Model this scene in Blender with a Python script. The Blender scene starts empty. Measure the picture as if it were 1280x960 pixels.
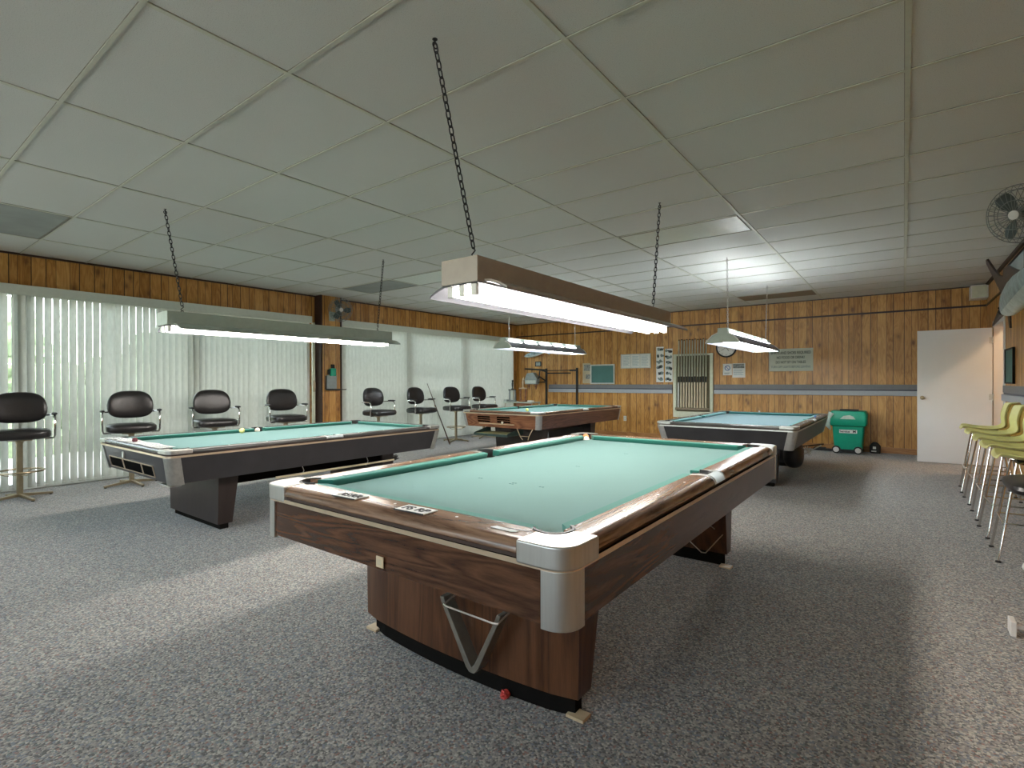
import bpy, bmesh, math, random
from mathutils import Vector, Matrix
PI = math.pi
sc = bpy.context.scene
COL = sc.collection
R = random.Random(7)

# ------------------------------------------------------------------ mesh builder
class MB:
    def __init__(s): s.v = []; s.f = []
    def add(s, vs, fs):
        o = len(s.v); s.v += [tuple(p) for p in vs]; s.f += [tuple(i + o for i in f) for f in fs]; return s
    def box(s, x0, x1, y0, y1, z0, z1):
        return s.add([(x0,y0,z0),(x1,y0,z0),(x1,y1,z0),(x0,y1,z0),(x0,y0,z1),(x1,y0,z1),(x1,y1,z1),(x0,y1,z1)],
                     [(0,3,2,1),(4,5,6,7),(0,1,5,4),(1,2,6,5),(2,3,7,6),(3,0,4,7)])
    def loft(s, rings, cap=True, closed=True):
        n = len(rings[0]); vs = [p for r in rings for p in r]; fs = []
        for k in range(len(rings) - 1):
            for i in range(n if closed else n - 1):
                j = (i + 1) % n
                fs.append((k*n+i, k*n+j, (k+1)*n+j, (k+1)*n+i))
        if cap:
            fs.append(tuple(range(n))[::-1]); fs.append(tuple((len(rings)-1)*n + i for i in range(n)))
        return s.add(vs, fs)
    def prism(s, poly, z0, z1, fn=None):
        fn = fn or (lambda a, b, c: (a, b, c))
        return s.loft([[fn(a, b, z0) for a, b in poly], [fn(a, b, z1) for a, b in poly]])
    def tube(s, pts, r, n=8, closed=False, cap=True):
        P = [Vector(p) for p in pts]; m = len(P); rad = r if isinstance(r, (list, tuple)) else [r]*m
        T = []
        for i in range(m):
            if closed: t = P[(i+1) % m] - P[i-1]
            elif i == 0: t = P[1] - P[0]
            elif i == m-1: t = P[-1] - P[-2]
            else: t = (P[i+1]-P[i]).normalized() + (P[i]-P[i-1]).normalized()
            T.append(t.normalized() if t.length > 1e-9 else Vector((0,0,1)))
        a = Vector((0,0,1)) if abs(T[0].z) < .9 else Vector((1,0,0))
        u = T[0].cross(a).normalized(); rings = []
        for i in range(m):
            u = (u - T[i]*u.dot(T[i])).normalized(); w = T[i].cross(u)
            rings.append([tuple(P[i] + (u*math.cos(2*PI*k/n) + w*math.sin(2*PI*k/n))*rad[i]) for k in range(n)])
        if closed: rings.append(rings[0])
        return s.loft(rings, cap=cap and not closed)
    def lathe(s, prof, c=(0,0,0), n=24, axis='z', cap=True):
        def p(r, h, t):
            a, b = r*math.cos(t), r*math.sin(t)
            if axis == 'z': q = (a, b, h)
            elif axis == 'x': q = (h, a, b)
            else: q = (b, h, a)
            return (q[0]+c[0], q[1]+c[1], q[2]+c[2])
        return s.loft([[p(r, h, 2*PI*k/n) for k in range(n)] for r, h in prof], cap=cap)
    def ball(s, c, r, n=16, sc_=(1,1,1)):
        rings = []
        for k in range(1, n//2):
            t = PI*k/(n//2)
            rings.append([(c[0]+r*sc_[0]*math.sin(t)*math.cos(2*PI*i/n), c[1]+r*sc_[1]*math.sin(t)*math.sin(2*PI*i/n), c[2]-r*sc_[2]*math.cos(t)) for i in range(n)])
        return s.loft(rings)
    def pillow(s, c, a, b, h, e=.45, ez=.8, n=32, m=12, fn=None):
        # super-ellipsoid cushion: half sizes a, b and half thickness h
        def pw(t, k): return math.copysign(abs(t)**k, t)
        rings = []
        for k in range(1, m):
            t = -PI/2 + PI*k/m
            rr = pw(math.cos(t), ez); z = pw(math.sin(t), ez)*h
            ring = []
            for i in range(n):
                q = 2*PI*i/n
                p = (a*rr*pw(math.cos(q), e), b*rr*pw(math.sin(q), e), z)
                if fn: p = fn(*p)
                ring.append((p[0]+c[0], p[1]+c[1], p[2]+c[2]))
            rings.append(ring)
        return s.loft(rings)
    def xf(s, M, start=0):
        s.v = s.v[:start] + [tuple(M @ Vector(p)) for p in s.v[start:]]; return s
    def build(s, name, mat, parent=None, bevel=0, seg=2, smooth=True, ang=40, loc=None, recalc=True):
        me = bpy.data.meshes.new(name)
        bm = bmesh.new()
        vs = [bm.verts.new(p) for p in s.v]
        for f in s.f:
            try: bm.faces.new([vs[i] for i in f])
            except ValueError: pass
        bmesh.ops.remove_doubles(bm, verts=bm.verts, dist=1e-6)
        if recalc: bmesh.ops.recalc_face_normals(bm, faces=bm.faces)
        for f in bm.faces: f.smooth = smooth
        for e in bm.edges:
            if len(e.link_faces) == 2 and e.calc_face_angle(0) > math.radians(ang): e.smooth = False
        bm.to_mesh(me); bm.free()
        if isinstance(mat, (list, tuple)):
            for m_ in mat: me.materials.append(m_)
        else: me.materials.append(mat)
        o = bpy.data.objects.new(name, me); COL.objects.link(o)
        if parent: o.parent = parent
        if loc: o.location = loc
        if bevel:
            b = o.modifiers.new('bevel', 'BEVEL'); b.width = bevel; b.segments = seg; b.limit_method = 'ANGLE'; b.angle_limit = math.radians(35)
            for e in me.edges: e.use_edge_sharp = False
            for p in me.polygons: p.use_smooth = True
            b.harden_normals = True
        return o

def tag(o, label=None, cat=None, group=None, kind=None):
    if label: o['label'] = label
    if cat: o['category'] = cat
    if group: o['group'] = group
    if kind: o['kind'] = kind
    return o
def thing(name, label, cat, loc=(0,0,0), rz=0, group=None):
    o = bpy.data.objects.new(name, None); COL.objects.link(o)
    o.location = loc; o.rotation_euler = (0, 0, rz); o.empty_display_size = .1
    return tag(o, label, cat, group)
def struct(o): o['kind'] = 'structure'; return o
def copy_tree(o, parent=None):
    c = o.copy(); COL.objects.link(c)
    if parent is not None:
        c.parent = parent
    for ch in [q for q in bpy.data.objects if q.parent == o]: copy_tree(ch, c)
    return c
def rr(w, l, r, n=6, off=0):
    """rounded rectangle ring, half sizes w, l"""
    out = []
    for cx, cy, a0 in ((w-r, l-r, 0), (-(w-r), l-r, 90), (-(w-r), -(l-r), 180), (w-r, -(l-r), 270)):
        for k in range(n+1):
            a = math.radians(a0 + 90*k/n); out.append((cx+(r+off)*math.cos(a), cy+(r+off)*math.sin(a)))
    return out
def text(body, size, mat, parent, loc, rot, name='lettering', align='CENTER', ext=.0006, font_off=0):
    cu = bpy.data.curves.new(name, 'FONT'); cu.body = body; cu.size = size; cu.align_x = align; cu.align_y = 'CENTER'
    cu.extrude = ext; cu.offset = font_off; cu.materials.append(mat)
    tmp = bpy.data.objects.new('tmp_text', cu); COL.objects.link(tmp); dg = bpy.context.evaluated_depsgraph_get()
    me = bpy.data.meshes.new_from_object(tmp.evaluated_get(dg)); bpy.data.objects.remove(tmp); bpy.data.curves.remove(cu)
    me.name = name; o = bpy.data.objects.new(name, me); COL.objects.link(o); o.parent = parent; o.location = loc; o.rotation_euler = rot
    return o

# ------------------------------------------------------------------ materials
class NT:
    def __init__(s, name):
        s.m = bpy.data.materials.new(name); s.m.use_nodes = True; s.t = s.m.node_tree; s.b = s.t.nodes['Principled BSDF']
        s.out = s.t.nodes['Material Output']
    def n(s, typ, **kw):
        x = s.t.nodes.new(typ)
        for k, v in kw.items():
            if k[0] == 'i' and k[1:].isdigit(): x.inputs[int(k[1:])].default_value = v
            else: setattr(x, k, v)
        return x
    def l(s, a, b): s.t.links.new(a, b)
    def inp(s, x, name, v):
        if hasattr(v, 'is_output') or isinstance(v, bpy.types.NodeSocket): s.l(v, x.inputs[name])
        else: x.inputs[name].default_value = v
    def coord(s, scale=(1,1,1), rot=(0,0,0)):
        tc = s.n('ShaderNodeTexCoord'); mp = s.n('ShaderNodeMapping'); mp.inputs['Scale'].default_value = scale; mp.inputs['Rotation'].default_value = rot
        s.l(tc.outputs['Object'], mp.inputs['Vector']); return mp.outputs['Vector']
    def noise(s, vec, scale, detail=4, rough=.5, dist=0):
        x = s.n('ShaderNodeTexNoise'); s.l(vec, x.inputs['Vector'])
        x.inputs['Scale'].default_value = scale; x.inputs['Detail'].default_value = detail; x.inputs['Roughness'].default_value = rough; x.inputs['Distortion'].default_value = dist
        return x
    def ramp(s, fac, stops, mode='LINEAR'):
        x = s.n('ShaderNodeValToRGB'); cr = x.color_ramp; cr.interpolation = mode
        while len(cr.elements) < len(stops): cr.elements.new(.5)
        for e, (p, c) in zip(cr.elements, stops): e.position = p; e.color = (*c, 1) if len(c) == 3 else c
        s.l(fac, x.inputs['Fac']); return x.outputs['Color']
    def math(s, op, a, b=None, c=None):
        x = s.n('ShaderNodeMath', operation=op)
        for i, v in enumerate((a, b, c)):
            if v is None: continue
            if isinstance(v, (int, float)): x.inputs[i].default_value = v
            else: s.l(v, x.inputs[i])
        return x.outputs[0]
    def mix(s, fac, a, b, mode='MIX'):
        x = s.n('ShaderNodeMix', data_type='RGBA', blend_type=mode)
        for k, v in ((0, fac), (6, a), (7, b)):
            if isinstance(v, (int, float)): x.inputs[k].default_value = v
            elif isinstance(v, tuple): x.inputs[k].default_value = (*v, 1) if len(v) == 3 else v
            else: s.l(v, x.inputs[k])
        return x.outputs[2]
    def bump(s, h, strength=.3, dist=.002):
        x = s.n('ShaderNodeBump'); x.inputs['Strength'].default_value = strength; x.inputs['Distance'].default_value = dist
        s.l(h, x.inputs['Height']); s.l(x.outputs[0], s.b.inputs['Normal'])
def simple(name, col, rough=.5, metal=0, var=.08, vs=20, bump=0, bs=200, spec=None, stretch=(1,1,1), coat=0):
    m = NT(name); v = m.coord(stretch)
    nz = m.noise(v, vs, 3)
    dark = tuple(c*(1-var) for c in col); lite = tuple(min(1, c*(1+var)) for c in col)
    m.inp(m.b, 'Base Color', m.ramp(nz.outputs['Fac'], [(.3, dark), (.7, lite)]))
    m.b.inputs['Roughness'].default_value = rough; m.b.inputs['Metallic'].default_value = metal
    if spec is not None: m.b.inputs['Specular IOR Level'].default_value = spec
    if coat: m.b.inputs['Coat Weight'].default_value = coat; m.b.inputs['Coat Roughness'].default_value = .1
    if bump:
        n2 = m.noise(v, bs, 2); m.bump(n2.outputs['Fac'], bump, .002)
    return m.m
def laminate(name, c1, c2, c3, axis='x', rough=.28, sc_=1.0, fine=60, wavy=1.0, seed=0):
    m = NT(name)
    st = {'x': (.10, 1, 1), 'y': (1, .10, 1), 'z': (1, 1, .07)}[axis]
    st = tuple(k*sc_ for k in st)
    tc = m.n('ShaderNodeTexCoord'); mp = m.n('ShaderNodeMapping'); mp.inputs['Scale'].default_value = st; mp.inputs['Location'].default_value = (seed, seed*.7, seed*.3)
    m.l(tc.outputs['Object'], mp.inputs['Vector']); v = mp.outputs['Vector']
    big = m.noise(v, 5, 2, .5, wavy)
    rings = m.math('FRACT', m.math('MULTIPLY', big.outputs['Fac'], 9.0))
    rings = m.math('ABSOLUTE', m.math('SUBTRACT', rings, .5))
    fn = m.noise(v, fine*2.2, 5, .65)
    f = m.math('ADD', m.math('MULTIPLY', rings, .9), m.math('MULTIPLY', fn.outputs['Fac'], .75))
    m.inp(m.b, 'Base Color', m.ramp(f, [(.25, c3), (.5, c1), (.85, c2)]))
    m.b.inputs['Roughness'].default_value = rough
    m.bump(fn.outputs['Fac'], .05, .001)
    return m.m
def paneling(name, axis, seed=0.0, off=0.0):
    """varnished pine panelling with irregular planks running up the wall"""
    m = NT(name); tc = m.n('ShaderNodeTexCoord'); sp = m.n('ShaderNodeSeparateXYZ'); m.l(tc.outputs['Object'], sp.inputs[0])
    u = sp.outputs[0] if axis == 'x' else sp.outputs[1]; z = sp.outputs[2]
    t = m.math('ADD', m.math('DIVIDE', u, 1.2192), 20.0 + off)
    fr = m.math('FRACT', t); cell = m.math('FLOOR', t)
    g = [0, .085, .155, .262, .345, .405, .505, .615, .69, .80, .875]
    st = []
    w = .0042
    for i, p in enumerate(g):
        st += [(max(0, p - (0 if i == 0 else w/2)), (1,1,1)), (p + w, (0,0,0))]
    groove = m.ramp(fr, st, 'CONSTANT')
    tint = [(.55,)*3, (.75,)*3, (.35,)*3, (.9,)*3, (.5,)*3, (.2,)*3, (.8,)*3, (.45,)*3, (1.0,)*3, (.3,)*3, (.65,)*3]
    plank = m.ramp(fr, list(zip(g, tint)), 'CONSTANT')
    pid = m.math('ADD', m.math('MULTIPLY', plank, 37.0), m.math('MULTIPLY', cell, 11.3))
    cv = m.n('ShaderNodeCombineXYZ'); m.l(m.math('MULTIPLY', u, 1.0), cv.inputs[0]); m.l(m.math('MULTIPLY', z, .16), cv.inputs[1]); m.l(pid, cv.inputs[2])
    big = m.noise(cv.outputs[0], 9, 2, .5, 1.2)
    rings = m.math('ABSOLUTE', m.math('SUBTRACT', m.math('FRACT', m.math('MULTIPLY', big.outputs['Fac'], 5.0)), .5))
    fine = m.noise(cv.outputs[0], 70, 4, .6)
    f = m.math('ADD', m.math('MULTIPLY', rings, .62), m.math('MULTIPLY', fine.outputs['Fac'], .32))
    f = m.math('ADD', f, m.math('MULTIPLY', plank, .42))
    base = m.ramp(f, [(.25, (.31, .125, .022)), (.55, (.49, .235, .055)), (.85, (.61, .325, .090)), (1.0, (.66, .38, .13))])
    kv = m.n('ShaderNodeCombineXYZ'); m.l(m.math('MULTIPLY', u, 1.7), kv.inputs[0]); m.l(m.math('MULTIPLY', z, .9), kv.inputs[1]); kv.inputs[2].default_value = seed
    vo = m.n('ShaderNodeTexVoronoi'); vo.inputs['Scale'].default_value = 3.4; m.l(kv.outputs[0], vo.inputs['Vector'])
    knot = m.ramp(vo.outputs['Distance'], [(.0, (1,1,1)), (.075, (.95,.95,.95)), (.15, (.40,.40,.40)), (.30, (0,0,0))])
    base = m.mix(m.math('MULTIPLY', knot, .8), base, (.13, .045, .014))
    base = m.mix(m.math('MULTIPLY', groove, .92), base, (.035, .014, .006))
    m.inp(m.b, 'Base Color', base); m.b.inputs['Roughness'].default_value = .38
    m.bump(m.math('SUBTRACT', m.math('MULTIPLY', fine.outputs['Fac'], .1), groove), .5, .004)
    return m.m
def carpet():
    m = NT('speckled_loop_carpet'); v = m.coord()
    vo = m.n('ShaderNodeTexVoronoi'); vo.inputs['Scale'].default_value = 125; vo.inputs['Randomness'].default_value = .7; m.l(v, vo.inputs['Vector'])
    sp = m.n('ShaderNodeSeparateColor'); m.l(vo.outputs['Color'], sp.inputs[0])
    c = m.ramp(sp.outputs[0], [(0, (.115, .105, .100)), (.20, (.245, .228, .208)), (.42, (.335, .308, .270)), (.60, (.19, .212, .238)), (.72, (.43, .395, .335)), (.84, (.29, .155, .12)), (.88, (.165, .205, .185)), (.92, (.50, .465, .40))], 'CONSTANT')
    nz = m.noise(v, 2.3, 3); c = m.mix(.14, c, m.ramp(nz.outputs['Fac'], [(.3, (.25,.235,.22)), (.7, (.32, .30, .275))]))
    m.inp(m.b, 'Base Color', c); m.b.inputs['Roughness'].default_value = .95; m.b.inputs['Specular IOR Level'].default_value = .15; m.b.inputs['Sheen Weight'].default_value = .18; m.b.inputs['Sheen Roughness'].default_value = .45; m.b.inputs['Sheen Tint'].default_value = (.82, .92, 1, 1)
    m.bump(m.math('SUBTRACT', 1.0, vo.outputs['Distance']), .45, .004)
    return m.m
def tile():
    m = NT('ceiling_tile'); v = m.coord()
    n1 = m.noise(v, 230, 3, .7); n2 = m.noise(v, 1.1, 2)
    c = m.ramp(n1.outputs['Fac'], [(.28, (.35, .345, .325)), (.42, (.635, .650, .612)), (.7, (.695, .71, .67))])
    c = m.mix(m.math('MULTIPLY', n2.outputs['Fac'], .25), c, (.50, .48, .43))
    m.inp(m.b, 'Base Color', c); m.b.inputs['Roughness'].default_value = .9
    m.bump(n1.outputs['Fac'], .5, .003)
    return m.m
def felt(name, col):
    m = NT(name); v = m.coord(); n1 = m.noise(v, 900, 2); n2 = m.noise(v, 3.5, 3)
    a = tuple(c*.93 for c in col); b = tuple(min(1, c*1.06) for c in col)
    c = m.mix(.35, m.ramp(n1.outputs['Fac'], [(.3, a), (.7, b)]), m.ramp(n2.outputs['Fac'], [(.3, a), (.7, b)]))
    m.inp(m.b, 'Base Color', c); m.b.inputs['Roughness'].default_value = .9; m.b.inputs['Specular IOR Level'].default_value = .2
    m.b.inputs['Sheen Weight'].default_value = .35; m.b.inputs['Sheen Roughness'].default_value = .5
    m.b.inputs['Sheen Tint'].default_value = (.6, .9, .85, 1)
    return m.m
def emit(name, col, s):
    m = NT(name); m.b.inputs['Emission Color'].default_value = (*col, 1); m.b.inputs['Emission Strength'].default_value = s; m.b.inputs['Base Color'].default_value = (.8,.8,.8,1)
    m.m.cycles.emission_sampling = 'FRONT_BACK' if hasattr(m.m.cycles, 'emission_sampling') else 'AUTO'
    return m.m
def vane():
    m = NT('blind_vane_vinyl'); v = m.coord((1, 1, .4)); n = m.noise(v, 30, 2)
    c = m.ramp(n.outputs['Fac'], [(.3, (.62, .625, .57)), (.7, (.69, .695, .64))])
    d = m.n('ShaderNodeBsdfDiffuse'); t = m.n('ShaderNodeBsdfTranslucent'); mx = m.n('ShaderNodeMixShader'); mx.inputs[0].default_value = .22
    m.l(c, d.inputs[0]); m.l(c, t.inputs[0]); m.l(d.outputs[0], mx.inputs[1]); m.l(t.outputs[0], mx.inputs[2]); m.l(mx.outputs[0], m.out.inputs[0])
    return m.m
def glass():
    m = NT('window_glass'); t = m.n('ShaderNodeBsdfTransparent'); t.inputs[0].default_value = (.93, .96, .95, 1)
    g = m.n('ShaderNodeBsdfGlossy'); g.inputs['Roughness'].default_value = .02
    fr = m.n('ShaderNodeFresnel'); fr.inputs[0].default_value = 1.45; mx = m.n('ShaderNodeMixShader')
    m.l(fr.outputs[0], mx.inputs[0]); m.l(t.outputs[0], mx.inputs[1]); m.l(g.outputs[0], mx.inputs[2]); m.l(mx.outputs[0], m.out.inputs[0])
    return m.m

TUBE_S = 20.0
M = dict(
    carpet=carpet(), tile=tile(),
    wall_x=paneling('pine_panelling_back', 'x', 0.0), wall_y=paneling('pine_panelling_left', 'y', 3.1, .3), wall_y2=paneling('pine_panelling_right', 'y', 5.1, .6),
    grid=simple('ceiling_grid_metal', (.56, .57, .47), .5, var=.05),
    gridline=simple('ceiling_shadow_gap', (.26, .25, .20), .8),
    dark_trim=simple('dark_wood_trim', (.035, .016, .010), .5),
    base=laminate('pine_trim', (.36, .16, .05), (.45, .22, .08), (.22, .09, .03), 'x', .4),
    walnut=laminate('walnut_laminate_long', (.058, .024, .012), (.108, .048, .024), (.028, .011, .006), 'x', .26, 1.0, 70, 1.6),
    walnut_y=laminate('walnut_laminate_side', (.075, .034, .019), (.125, .062, .036), (.032, .014, .008), 'y', .26, 1.0, 70, 1.6, 3),
    walnut_v=laminate('walnut_laminate_upright', (.066, .024, .009), (.112, .045, .019), (.030, .010, .005), 'z', .30, 1.0, 70, 1.0, 5),
    railwood=laminate('rail_walnut', (.16, .085, .05), (.26, .15, .09), (.075, .035, .02), 'x', .27, 1.0, 70, 1.2, 9),
    railwood_y=laminate('rail_walnut_side', (.16, .085, .05), (.26, .15, .09), (.075, .035, .02), 'y', .24, 1.0, 70, 1.2, 11),
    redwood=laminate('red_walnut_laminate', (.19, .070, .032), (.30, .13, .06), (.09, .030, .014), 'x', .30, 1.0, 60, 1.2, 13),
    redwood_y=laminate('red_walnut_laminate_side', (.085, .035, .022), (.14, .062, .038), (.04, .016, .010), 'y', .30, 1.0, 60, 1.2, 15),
    blacklam=simple('charcoal_laminate', (.032, .030, .033), .35, var=.15, vs=6, bump=.1, bs=400),
    darkrail=simple('dark_grey_rail_laminate', (.10, .095, .09), .22, var=.12, vs=8),
    darkped=simple('dark_brown_laminate', (.030, .019, .016), .30, var=.2, vs=5, stretch=(3,3,.4)),
    hole_shade=simple('opening_shade_black', (.004, .0035, .003), .95, spec=.02),  # near-black stands in for the shade inside the ball openings
    plinth=simple('black_plinth', (.008, .007, .006), .9, spec=.05),
    steel=simple('brushed_aluminium', (.54, .525, .49), .46, 1, var=.06, vs=90, stretch=(1,1,.05), bump=.05, bs=300),
    steel_dull=simple('worn_aluminium', (.50, .49, .46), .38, 1, var=.10, vs=40),
    castgrey=simple('grey_casting', (.42, .41, .40), .42, .6, var=.08, vs=30),
    brasstrim=simple('champagne_trim', (.66, .52, .37), .35, .7, var=.06, vs=10),
    chrome=simple('chrome', (.72, .71, .69), .16, 1, var=.03),
    bronze=simple('bronze_metal', (.40, .33, .22), .33, 1, var=.08),
    recess=simple('dark_recess', (.045, .022, .014), .6),
    black=simple('black_rubber', (.014, .013, .013), .55, var=.2),
    blackmetal=simple('black_metal', (.012, .011, .012), .42, .3),
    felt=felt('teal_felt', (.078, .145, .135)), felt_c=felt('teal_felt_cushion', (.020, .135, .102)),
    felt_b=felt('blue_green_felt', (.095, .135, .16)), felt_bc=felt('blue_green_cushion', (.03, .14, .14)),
    vinyl=simple('black_vinyl_upholstery', (.016, .014, .014), .30, var=.15, vs=8, bump=.25, bs=60),
    whitepaint=simple('white_enamel', (.70, .68, .64), .40, var=.03),
    beigepaint=simple('beige_enamel', (.37, .315, .27), .42, var=.05),
    greypaint=simple('grey_green_enamel', (.36, .41, .36), .42, var=.05),
    reflect=simple('white_reflector', (.13, .13, .145), .5, var=.02), pan=simple('dull_tube_pan', (.04, .04, .045), .7, var=.02),
    tube=emit('fluorescent_tube', (1.0, .93, .86), TUBE_S), tube_cool=emit('cool_fluorescent_tube', (.90, .95, 1.0), TUBE_S*1.15),
    vane=vane(), glass=glass(), valance=simple('painted_valance', (.62, .66, .58), .5, var=.03),
    frame=simple('white_window_frame', (.72, .75, .72), .45, var=.03),
    door=simple('white_door_paint', (.66, .68, .69), .45, var=.02, vs=3),
    railtop=simple('grey_rail_cap', (.17, .17, .18), .5, var=.04), railbot=simple('pale_blue_rail', (.40, .42, .46), .5, var=.03), raildark=simple('blue_rail_groove', (.05, .055, .09), .5),
    cream=simple('cream_paint', (.60, .61, .47), .45, var=.06), paper=simple('white_paper', (.78, .78, .75), .8, var=.03), ink=simple('black_ink', (.02, .02, .02), .7),
    greenboard=simple('green_chalkboard', (.055, .16, .145), .6, var=.08, vs=5), silver=simple('silver_frame', (.55, .56, .52), .4, .5),
    sign=simple('pale_sign_board', (.52, .55, .47), .6, var=.06, vs=4), signink=simple('faded_green_black_ink', (.05, .07, .06), .7), signink2=simple('faded_grey_ink', (.20, .25, .24), .7),
    cue_l=simple('pale_maple', (.60, .50, .34), .35, var=.08, vs=5), cue_g=simple('grey_green_cue_shaft', (.45, .45, .33), .4, var=.06), cue_d=simple('dark_cue_butt', (.07, .035, .02), .35),
    bin=simple('green_plastic', (.0, .33, .20), .42, var=.04), bindark=simple('dark_green_plastic', (.0, .11, .05), .5), bag=simple('clear_plastic_bag', (.5, .62, .55), .35),
    yellow=simple('lime_yellow_shell', (.62, .60, .23), .38, var=.04), 
    ball_y=simple('yellow_ball', (.75, .72, .25), .12, coat=.5, var=.02), ball_w=simple('ivory_ball', (.85, .78, .62), .12, coat=.5, var=.02), ball_o=simple('orange_ball', (.75, .30, .12), .15, coat=.5, var=.02),
    red=simple('red_wrapper', (.55, .06, .05), .35), chalkred=simple('dark_red_chalk', (.16, .04, .05), .8), chalkblue=simple('blue_chalk', (.10, .18, .42), .8),
    woodlite=simple('pale_wood', (.55, .42, .26), .5, var=.1), greydev=simple('grey_plastic', (.27, .30, .29), .4, var=.1), fish=simple('mounted_fish_skin', (.24, .32, .33), .35, var=.35, vs=14), fishfin=simple('dark_fish_fin', (.035, .025, .022), .45, var=.2), fishpale=simple('pale_fish_belly', (.48, .53, .50), .35, var=.2, vs=12),
    blueprint=simple('blue_notice_print', (.30, .42, .48), .8, var=.3, vs=60), hallwall=simple('hall_wall_paint', (.70, .60, .46), .7, var=.03), concrete=simple('patio_concrete', (.55, .54, .50), .9), leaf=simple('hedge_leaves', (.16, .21, .12), .8, var=.6, vs=9), trunk=simple('bark', (.12,.08,.05), .9),
    brown=simple('brown_panel', (.22, .17, .11), .7), ochre=simple('ochre_shell_back', (.42, .25, .035), .45), olive=simple('olive_board', (.15, .13, .07), .7), cagegrey=simple('fan_wire', (.20, .22, .21), .35, .6), bladeg=simple('smoky_fan_blade', (.07, .09, .085), .25), ventgrey=simple('grey_vent_panel', (.26, .28, .26), .6, var=.12, vs=3), diffuser=simple('prismatic_diffuser', (.60, .66, .58), .3, var=.04), wire=simple('pale_wire', (.72, .66, .58), .3, .8), rackgrey=simple('grey_triangle_rack', (.13, .115, .09), .4, .0, var=.15),
    greentray=simple('olive_tray_felt', (.30, .28, .12), .8, var=.2), darkgreen=simple('dark_green_box', (.03, .06, .05), .5), spot=simple('worn_cloth_spot', (.03, .10, .10), .9), darkglass=simple('picture_glass', (.45, .55, .58), .12, var=.15, vs=2), mapphoto=simple('faded_photograph', (.20, .21, .20), .6, var=.6, vs=25), tan=simple('tan_card', (.48, .40, .27), .7),
)

# ------------------------------------------------------------------ camera (the frame is 1280 x 960)
CH = 1.26
f_px, yaw, pit, rol = 647.665, .647525992, -.00392017, -.00286301
def ray(px, py):
    x = (px-640)/f_px; y = (480-py)/f_px
    cr, sr = math.cos(rol), math.sin(rol); r = x*cr - y*sr; v = x*sr + y*cr
    cp, sp = math.cos(pit), math.sin(pit); fw = cp - v*sp; u = sp + v*cp
    c, s = math.cos(yaw), math.sin(yaw)
    return Vector((r*c - fw*s, r*s + fw*c, u))
fwd = ray(640, 480).normalized(); right = (ray(1280, 480) - ray(0, 480)).normalized(); up = right.cross(fwd).normalized()
cam = bpy.data.cameras.new('camera'); co = bpy.data.objects.new('camera', cam); COL.objects.link(co)
mt = Matrix((right, up, -fwd)).transposed().to_4x4(); mt.translation = (0, 0, CH); co.matrix_world = mt
cam.sensor_width = 36; cam.lens = 36*f_px/1280; cam.clip_start = .05
sc.camera = co

# ------------------------------------------------------------------ room shell
XL, XR, YB, YF, H = -8.28, 1.055, 11.15, -2.6, 2.787
DX0, DX1 = 9.32, 10.28          # doorway in the right wall
struct(MB().box(XL-.3, XR+1.6, YF-.3, YB+.3, -.1, 0).build('floor', M['carpet'], smooth=False))
struct(MB().box(XL-.3, XR+1.6, YF-.3, YB+.3, H, H+.1).build('ceiling', M['tile'], smooth=False))
struct(MB().box(XL-.15, XR+1.6, YB, YB+.15, 0, H).build('wall_back', M['wall_x'], smooth=False))
wr = MB().box(XR, XR+.14, YF, DX0, 0, H).box(XR, XR+.14, DX1, YB, 0, H).box(XR, XR+.14, DX0, DX1, 2.06, H)
struct(wr.build('wall_right', M['wall_y2'], smooth=False))
fw_ = MB().box(XL-.15, XR+.14, YF-.15, YF, 0, 1.35).box(XL-.15, XR+.14, YF-.15, YF, 2.5, H).box(XL-.15, XL+.4, YF-.15, YF, 1.35, 2.5).box(XR-.35, XR+.14, YF-.15, YF, 1.35, 2.5)
struct(fw_.build('wall_front', M['wall_x'], smooth=False))
w3 = MB().box(XL+.4, XR-.35, YF-.11, YF-.04, 1.35, 1.41).box(XL+.4, XR-.35, YF-.11, YF-.04, 2.44, 2.5)  # window added out of view behind the camera as a daylight source
for k in range(6): xx = XL+.43 + k*(XR-.35-XL-.46)/5; w3.box(xx-.03, xx+.03, YF-.105, YF-.045, 1.41, 2.44)
w3 = struct(w3.build('added_daylight_window', M['frame'], bevel=.004)); MB().box(XL+.4, XR-.35, YF-.078, YF-.072, 1.41, 2.44).build('glass_pane', M['glass'], w3, smooth=False)
WZ = 2.36   # top of the window openings
W1, W2, W3, W4 = -2.3, 5.12, 5.62, 10.93
wl = MB().box(XL-.15, XL, YF, YB, WZ, H).box(XL-.15, XL, YF, W1, 0, WZ).box(XL-.15, XL, W2, W3, 0, WZ).box(XL-.15, XL, W4, YB, 0, WZ)
struct(wl.build('wall_left', M['wall_y'], smooth=False))
# square panelled column between the two windows
struct(MB().box(XL, -8.10, 5.20, 5.60, 0, H).build('trim_1', M['wall_y'], smooth=False))
struct(MB().box(-8.103, -8.085, 5.195, 5.215, 0, H).box(-8.103, -8.085, 5.585, 5.605, 0, H).box(XL, -8.09, 5.188, 5.2, 0, H).build('trim_2', M['dark_trim'], smooth=False))
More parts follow.
